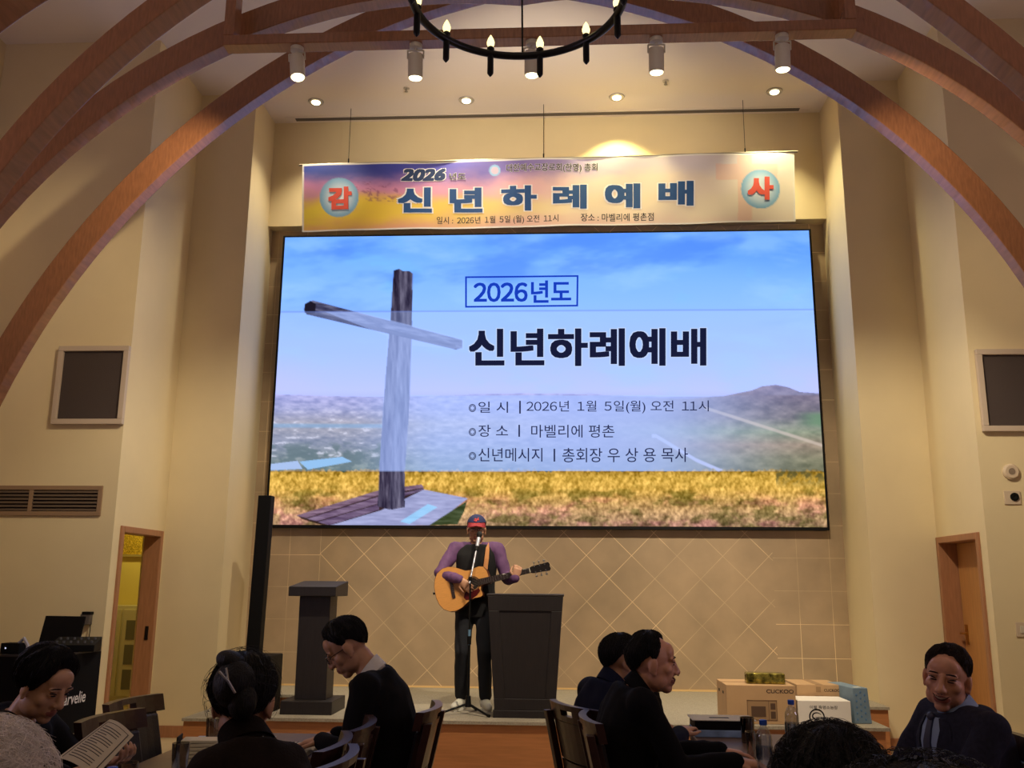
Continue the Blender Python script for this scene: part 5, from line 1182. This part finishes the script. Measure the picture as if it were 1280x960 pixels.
# smiling man on the far right
M4 = person('smiling man in blue-grey suit and tie seated at the far right', head_at=at(1184, 848, 3.9), rz=R(100), head=(46, 5, -9), lean=-2, neckl=.115, hair='receding', hair_mat=HAIRBR, coat=SUITG, skin=SKINR, smile=1, full=1.3, vox=.0042, bulk=1.12, collar=SHIRTB,
            hair_kw=dict(th=.012, top=1.3, ridge=.003, part=.3), hands={'R': Vector((.17, .34, .62)), 'L': Vector((-.17, .34, .62))}, brow=HAIRBR)
lapels(M4, SUITG, SHIRTB, TIE)
# two guests close to the camera, backs of their heads only
F1 = person('foreground guest with tousled black hair in front of the boxes', head_at=top(1036, 893, 1.67, .158), rz=R(-6), head=(-10, 4, 0), lean=5, hair='full', coat=SUITK, vox=.007, hair_kw=dict(th=.026, ridge=.007, strands=dict(n=1000, r0=1.21, L=.03, seed=3, w0=.0006)))
F2 = person('nearest foreground guest, only a crown of black hair showing', head_at=top(1150, 936, .72), rz=R(-4), head=(0, 4, 0), lean=3, hair='full', coat=SUITK, vox=.007, hair_kw=dict(th=.022, ridge=.004, strands=dict(n=900, r0=1.19, L=.028, seed=5, w0=.0004)))
for f_, cl in ((F1, 0),): pass

# --- chairs
def behind(F, d=.02):
    v = Matrix.Rotation(F.rz, 3, 'Z') @ Vector((0, d, 0)); return F.loc.x+v.x, F.loc.y+v.y, F.rz
for F, lb in ((LM, 'dark wooden chair the leaning man in black sits on'), (WB, 'dark wooden chair under the woman seen from behind'), (PR, 'dark wooden chair under the woman reading a paper'),
              (WHT, 'dark wooden chair under the white-haired guest'), (M1, 'dark wooden chair under the laughing man'), (M2, 'dark wooden chair under the man in the navy jacket'), (M3, 'dark wooden chair under the hidden man in the row'),
              (M4, 'dark wooden chair behind the smiling man at the right edge'), (F1, 'dark wooden chair under the foreground guest with tousled hair'), (F2, 'dark wooden chair under the nearest foreground guest')):
    chair(*behind(F, .06), lb)
for u, v, Y, rz, lb in ((459, 899, 3.86, LEFT+.06, 'empty dark wooden chair in front of the leaning man, farthest of three'), (426, 921, 3.42, LEFT+.04, 'empty dark wooden chair on the right of the left table, middle of three'),
                    (432, 940, 3.14, LEFT, 'empty dark wooden chair nearest the camera right of the left table')):
    p = PY(u, v, Y); chair(p.x-.26, Y, rz, lb)
for u, v, Y, rz, lb in ((139, 892, 3.95, RIGHT-.1, 'empty dark wooden chair behind the printed paper'), (167, 876, 4.5, RIGHT-.1, 'empty dark wooden chair below the left doorway')):
    p = PY(u, v, Y); chair(p.x+.22, Y, rz, lb)

# --- things on the stage: the gift boxes
CARD = mat('cardboard', (182, 146, 104), .75, var=.05, vscale=7); CARDP = mat('cardboard_print', (62, 46, 36), .8); CARDG = mat('cardboard_grey', (150, 118, 82), .8); WBOX = mat('box_white', (226, 218, 206), .7)
def label3(body, mb_parent, x0, x1, z0, z1, y, m_, bold=.02):
    c = bpy.data.curves.new('lettering', 'FONT'); c.body = body; c.offset = bold; o = bpy.data.objects.new('lettering', c); COL.objects.link(o); dg = bpy.context.evaluated_depsgraph_get(); dg.update()
    me = bpy.data.meshes.new_from_object(o.evaluated_get(dg)); bpy.data.objects.remove(o); bpy.data.curves.remove(c); X = np.array([q.co[:] for q in me.vertices]); X = (X-X.min(0))/np.maximum(X.max(0)-X.min(0), 1e-6)
    for q, a in zip(me.vertices, X): q.co = (x0+(x1-x0)*a[0], y, z0+(z1-z0)*a[1])
    me.materials.clear(); me.materials.append(m_); o = bpy.data.objects.new('lettering', me); COL.objects.link(o); o.parent = mb_parent; return o
yb1 = 7.98
x0, x1 = PY(908.6, 880, yb1).x, PY(995, 880, yb1).x; h1 = PY(908, 856, yb1).z-ZST
t = thing('microwave_box', 'large cardboard box printed with a microwave oven, at the stage edge', 'box', ((x0+x1)/2, yb1, ZST), 0, 'gift boxes on the stage'); w_ = (x1-x0)/2
MB().bb((-w_, 0, 0), (w_, .50, h1)).build('carton', CARD, t, bevel=.004)
MB().bb((-w_+.0, .235, h1), (w_, .285, h1+.0015)).build('tape', CARDG, t)
label3('CUCKOO', t, w_*.16, w_*.95, h1*.80, h1*.90, -.0015, CARDP)
ov = MB().bb((-w_*.42, -.0015, h1*.10), (w_*.45, 0, h1*.62)).build('oven_print', CARDG, t)
OVD = mat('print_brown', (112, 84, 58), .8)
MB().bb((-w_*.42, -.003, h1*.10), (-w_*.40, -.0016, h1*.62)).bb((w_*.43, -.003, h1*.10), (w_*.45, -.0016, h1*.62)).bb((-w_*.42, -.003, h1*.60), (w_*.45, -.0016, h1*.62)).bb((-w_*.42, -.003, h1*.10), (w_*.45, -.0016, h1*.12)).bb((w_*.2, -.003, h1*.12), (w_*.215, -.0016, h1*.6)).build('oven_outline', OVD, ov)
MB().bb((-w_*.30, -.003, h1*.19), (w_*.12, -.0016, h1*.46)).bb((w_*.26, -.003, h1*.38), (w_*.40, -.0016, h1*.54)).bb((w_*.26, -.003, h1*.15), (w_*.40, -.0016, h1*.33)).build('oven_window', mat('print_dark', (82, 58, 40), .8), ov)
for y in (.14, .34): MB().bb((-w_-.001, y, h1*.72), (-w_+.004, y+.06, h1*.79)).build('hand_hole', BLACK, t)
# wrapped bar on top
p = PY(957, 848, yb1+.12)
g_ = thing('wrapped_gift', 'small gold and green foil-wrapped gift on the microwave box', 'gift', (p.x, yb1+.16, ZST+h1+.001), R(-3)); FOIL = mat('foil_wrap', (150, 140, 66), .22, metal=.75, bump=1.0, bscale=18, var=.9, vscale=24)
w2 = (PY(982, 848, yb1+.1).x-PY(934, 848, yb1+.1).x)/2
MB().bb((-w2, -.07, 0), (w2, .07, .085)).build('wrapping', FOIL, g_, bevel=.012, seg=3)
MB().bb((-w2-.004, -.012, .02), (-w2+.002, .012, .07)).build('fold', FOIL, g_)
yb2 = 8.36
x0, x1 = PY(996, 860, yb2).x, PY(1052.5, 860, yb2).x; h2 = PY(1030, 856, yb2).z-ZST
t = thing('appliance_box', 'plain cardboard box behind the white box, right of the microwave box', 'box', ((x0+x1)/2, yb2, ZST), 0, 'gift boxes on the stage'); w_ = (x1-x0)/2
MB().bb((-w_+.0, 0, 0), (w_, .45, h2)).build('carton', CARD, t, bevel=.004); MB().bb((-.03, .0, h2), (.03, .45, h2+.0015)).build('tape', CARDG, t)
label3('CUCKOO', t, w_*.2, w_*.9, h2*.80, h2*.88, -.0015, CARDP); MB().bb((-w_*.2, -.002, h2*.62), (w_*.15, 0, h2*.68)).build('hand_hole', CARDG, t); MB().bb((-w_*.15, -.0018, h2*.78), (w_*.06, 0, h2*.94)).build('tape_end', CARDG, t)
yb3 = 8.0
x0, x1 = PY(996, 890, yb3).x+.01, PY(1064, 890, yb3).x; h3 = PY(1030, 876, yb3).z-ZST
t = thing('white_box', 'white box with black writing and round emblem in front of the boxes', 'box', ((x0+x1)/2, yb3, ZST), 0, 'gift boxes on the stage'); w_ = (x1-x0)/2
MB().bb((-w_, 0, 0), (w_, .33, h3)).build('carton', WBOX, t, bevel=.004); label3('이웰 흑염소농장', t, -w_*.55, w_*.5, h3*.66, h3*.80, -.0015, BLACKM, .0)
MB(Matrix.Translation((-w_*.3, -.001, h3*.33)) @ Matrix.Rotation(R(90), 4, 'X')).loft([[(r*math.cos(a), r*math.sin(a), z) for a in [2*math.pi*j/28 for j in range(28)]] for r, z in ((.052, 0), (.052, .001), (.062, .001), (.062, 0))], caps=False).tube([(.034*math.cos(a), .006+.026*math.sin(a), .0005) for a in [.4+4.2*j/14 for j in range(15)]], [.002+.006*j/14 for j in range(15)], 6, flat=.15).build('emblem', BLACKM, t)
yb4 = 8.1
x0, x1 = PY(1066, 880, yb4).x, PY(1089, 880, yb4).x; h4 = PY(1066, 860, yb4).z-ZST
BLUEB = mat('gift_blue', (112, 134, 150), .6, var=.08, vscale=12)
t = thing('gift_box', 'pale blue patterned gift box at the right end of the boxes', 'box', (x0+.005, yb4, ZST), R(8), 'gift boxes on the stage'); w_ = (x1-x0)
b = MB(); b.loft([[(0, 0, 0), (w_, 0, 0), (w_, .5, 0), (0, .5, 0)], [(0, .0, h4), (w_*.86, 0, h4), (w_*.86, .5, h4), (0, .5, h4)]]).build('carton', BLUEB, t, bevel=.005)
b = MB()
for i in range(3):
    for j in range(5): b.ell((w_*(.2+.25*i)*.95, -.001, h4*(.12+.17*j+.08*(i % 2))), (.008, .002, .010), 8, 6)
b.build('motif', mat('gift_motif', (84, 120, 160), .6), t); MB().bb((w_*.2, .02, h4), (w_*.55, .07, h4+.004)).build('bow', mat('gift_bow', (206, 208, 196), .5), t)

# --- things on the tables
PET = clearmat('bottle_plastic', (236, 240, 246), .84); GLS = clearmat('drinking_glass', (226, 222, 216), .8); CAPB = mat('cap_blue', (38, 86, 196), .4); WATER = clearmat('bottle_water', (222, 230, 238), .93)
def bottle(x, y, lb, z=TH):
    t = thing('water_bottle', lb, 'bottle', (x, y, z+.001), 0, 'blue-capped water bottles')
    pr = [(.012, 0), (.030, .001), (.033, .008)]
    for i in range(6): pr += [(.033, .02+i*.02), (.0315, .03+i*.02)]
    pr += [(.033, .142), (.031, .16), (.022, .18), (.013, .192), (.0125, .20)]
    MB().lathe(pr, n=24).build('bottle_body', PET, t, smooth=True)
    MB().lathe([(.014, .198), (.0155, .2), (.0155, .217), (.013, .219), (.001, .219)], n=20).build('cap', CAPB, t, smooth=True)
    MB().lathe([(.0345, .07), (.0345, .115)], n=24, caps=False).build('bottle_label', clearmat('bottle_label', (200, 214, 236), .6), t, smooth=True)
def tumbler(x, y, lb, m_=None, h=.12, z=TH):
    t = thing('drinking_glass', lb, 'glass', (x, y, z+.001), 0, 'drinking glasses on the guest tables')
    MB().lathe([(.001, .001), (.029, .001), (.035, h), (.0325, h), (.0275, .012), (.001, .012)], n=24, caps=False).build('tumbler', m_ or GLS, t, smooth=True)
BL = mat('print_blue', (110, 150, 196), .6)
def sheet(name, lb, cat, c, w_, d_, rz, z, m_=PAPER, art=True, th=.0015, grp=None, lines=0):
    t = thing(name, lb, cat, (c[0], c[1], z), rz, grp); MB().bb((-w_/2, -d_/2, 0), (w_/2, d_/2, th)).build('page', m_, t)
    if art:
        b = MB()
        for i in range(5):
            q = random.Random(i+len(lb)); x, y = q.uniform(-.36, .36)*w_, q.uniform(-.36, .36)*d_; P = [(x+w_*.11*q.uniform(.5, 1)*math.cos(a), y+d_*.11*q.uniform(.5, 1)*math.sin(a)) for a in [2*math.pi*j/9 for j in range(9)]]
            b.prism(P, lambda x, y, zz: (x, y, zz), th, th+.0006+.0002*i)
        b.build('printed_picture', BL, t)
    if lines:
        b = MB()
        for i in range(lines):
            y = d_*(.4-.8*i/lines); b.bb((-w_*.38, y-.003, th), (w_*(.38-.2*(i % 3 == 2)), y+.003, th+.0004))
        b.build('printed_text', INK, t)
    return t
# right table
bottle(PZ(957, 972, TH).x, PZ(957, 972, TH).y, 'clear water bottle with blue cap, nearer one on the right table')
q = PY(990, 905, 4.75); bottle(q.x, 4.75, 'clear water bottle with blue cap before the white box')
for u, v, lb in ((935, 929, 'dark-looking empty glass behind the nearer right bottle'), (943, 951, 'clear glass left of the nearer right bottle')):
    p = PZ(u, v, TH); tumbler(p.x, p.y, lb, clearmat('smoked_glass', (150, 140, 136), .85) if u == 935 else None)
def gift_set(c, lb, rz):
    t = thing('gift_set', lb, 'box', (c[0], c[1], TH+.001), rz, 'printed gift sets on the right table')
    MB().bb((-.15, -.11, 0), (.15, .11, .034)).build('box', mat('giftset_blue', (140, 168, 204), .6, var=.4, vscale=9), t, bevel=.003); MB().bb((-.148, -.105, .034), (.148, .105, .078)).build('tray', BLACK, t, bevel=.003)
    MB().bb((-.16, -.10, .078), (.165, .115, .081)).build('leaflet', PAPER, t); MB().bb((-.06, -.02, .081), (.04, .02, .0815)).build('leaflet_print', INK, t)
p = PZ(897, 918, TH); gift_set((p.x+.02, p.y), 'black and blue boxed gift set topped with a white leaflet, far end', 0)
p = PZ(903, 940, TH)
t = sheet('placemat', 'blue and white printed placemat near the laughing man', 'placemat', (.86, 4.17), .36, .25, R(2), TH+.0005, mat('mat_print', (196, 206, 222), .6)); t['group'] = 'printed placemats'
p2 = PZ(906, 934, TH); sheet('leaflet', 'white leaflet lying on the placemat of the laughing man', 'leaflet', (.87, 4.20), .29, .15, R(-4), TH+.0035, art=False, lines=3)
p = PZ(935, 958, TH); t = sheet('placemat', 'blue and white printed placemat under the laughing man\'s hand', 'placemat', (.87, 3.84), .36, .25, 0, TH+.0005, mat('mat_print', (196, 206, 222), .6)); t['group'] = 'printed placemats'
p = PZ(1000, 935, TH); t = sheet('paper_sheet', 'white sheet right of the water bottles on the right table', 'paper', (p.x-.05, 4.3), .21, .29, R(8), TH+.0005, art=False)
# left table
p = PZ(378, 911, TH)
bk_ = thing('open_book', 'open book under the leaning man\'s hands', 'book', (-1.25, 4.40, TH+.003), R(90), None)
for s in (-1, 1):
    b = MB(); rg = []
    for i in range(9):
        x = s*.15*i/8; z = .018*math.sin(min(i/8*2.4, math.pi/2)*1.0)*(1-.35*i/8)+.006
        rg.append([(x, -.11, 0), (x, .11, 0), (x, .11, z), (x, -.11, z)])
    pg_ = b.loft(rg).build('page_block', PAPER, bk_)
    b = MB()
    for k in range(9): b.bb((s*.025, -.09+k*.02, .0235), (s*.125, -.085+k*.02, .0242))
    b.build('printed_text', INK, pg_)
MB().bb((-.155, -.115, -.002), (.155, .115, 0)).build('cover', mat('book_cover', (60, 48, 44), .6), bk_)
nh = PZ(243, 938, TH); nh = Vector((-1.52, 4.02, TH))
q = PY(232, 930, 4.05)
t = thing('napkin_holder', 'black napkin holder stuffed with cream napkins on the left table', 'napkin holder', (q.x+.06, 4.05, TH+.001), R(12))
MB().bb((-.085, -.055, 0), (.085, .055, .006)).bb((-.085, -.055, .006), (-.079, .055, .12)).bb((.079, -.055, .006), (.085, .055, .07)).build('holder', BLACK, t, bevel=.002)
b = MB()
for i in range(7):
    b.box((.005+random.uniform(-.004, .004), 0, .012+i*.0145), (.145, .10, .013), Matrix.Rotation(random.uniform(-.03, .03), 3, 'Y'))
b.build('napkins', mat('napkin_cream', (222, 212, 178), .9), t, bevel=.003)
for u, v, Y, lb in ((227, 925, 3.85, 'clear glass left of the napkin holder'), (267, 905, 4.55, 'clear glass beyond the napkin holder'), (161, 948, 3.42, 'clear glass beside the reading woman\'s paper')):
    p = PY(u, v, Y); x = min(max(p.x, LT[0]+.05), LT[1]-.05); tumbler(x, Y, lb)
p = PY(141, 955, 2.8); bottle(max(p.x, LT[0]+.05), 2.8, 'clear water bottle with blue cap beside the reading woman')
for (x, y, rz, lb) in ((-1.62, 4.68, R(4), 'blue and white printed placemat at the far end of the left table'), (-1.33, 4.12, R(88), 'blue and white printed placemat in front of the leaning man\'s book'), (-1.60, 3.68, R(88), 'blue and white printed placemat beside the napkin holder')):
    t = sheet('placemat', lb, 'placemat', (x, y), .38, .27, rz, TH+.0005, mat('mat_print', (196, 206, 222), .6)); t['group'] = 'printed placemats'
# the paper she reads
C4 = [PY(137, 899, 3.45), PY(167, 919, 3.25), PY(118, 972, 3.02), PY(72, 947, 3.2)]
ctr = sum(C4, Vector())/4; t = thing('printed_paper', 'printed programme sheet held by the reading woman', 'paper', ctr)
def bil(s, q): a = C4[0].lerp(C4[1], s); c = C4[3].lerp(C4[2], s); return a.lerp(c, q)-ctr
nr_ = (C4[1]-C4[0]).cross(C4[3]-C4[0]).normalized()
if nr_.y > 0: nr_ = -nr_
def grid_sheet(s0, s1, q0, q1, o, n=10):
    b = MB(); vs = []
    for i in range(n+1):
        for j in range(n+1):
            s, q = s0+(s1-s0)*i/n, q0+(q1-q0)*j/n; vs.append(bil(s, q)+nr_*(.014*math.sin(math.pi*s)+o))
    m0 = len(vs); vs += [v-nr_*.0012 for v in vs]; F = []
    k = n+1
    for i in range(n):
        for j in range(n): a = i*k+j; F += [(a, a+1, a+k+1, a+k), (m0+a+k, m0+a+k+1, m0+a+1, m0+a)]
    for i in range(n):
        F += [(i*k, (i+1)*k, m0+(i+1)*k, m0+i*k), (i*k+n, m0+i*k+n, m0+(i+1)*k+n, (i+1)*k+n), (i, m0+i, m0+i+1, i+1), (n*k+i, n*k+i+1, m0+n*k+i+1, m0+n*k+i)]
    return b.add(vs, F)
grid_sheet(0, 1, 0, 1, 0).build('page', mat('paper_grey', (188, 176, 150), .85), t, smooth=True)
b = MB()
for i in range(15):
    q = .16+i*.052; q1 = .78 if i % 4 != 3 else .5
    r_ = grid_sheet(.18, .18+(q1-.18), q, q+.010, .0016, 4); b.add(r_.v, r_.f)
b.build('printed_text', INK, t)
b = MB()
for s0, s1, q0, q1 in ((.08, .92, .07, .075), (.08, .095, .07, .96), (.905, .92, .07, .96)): r_ = grid_sheet(s0, s1, q0, q1, .0016, 6); b.add(r_.v, r_.f)
b.build('printed_border', INK, t)
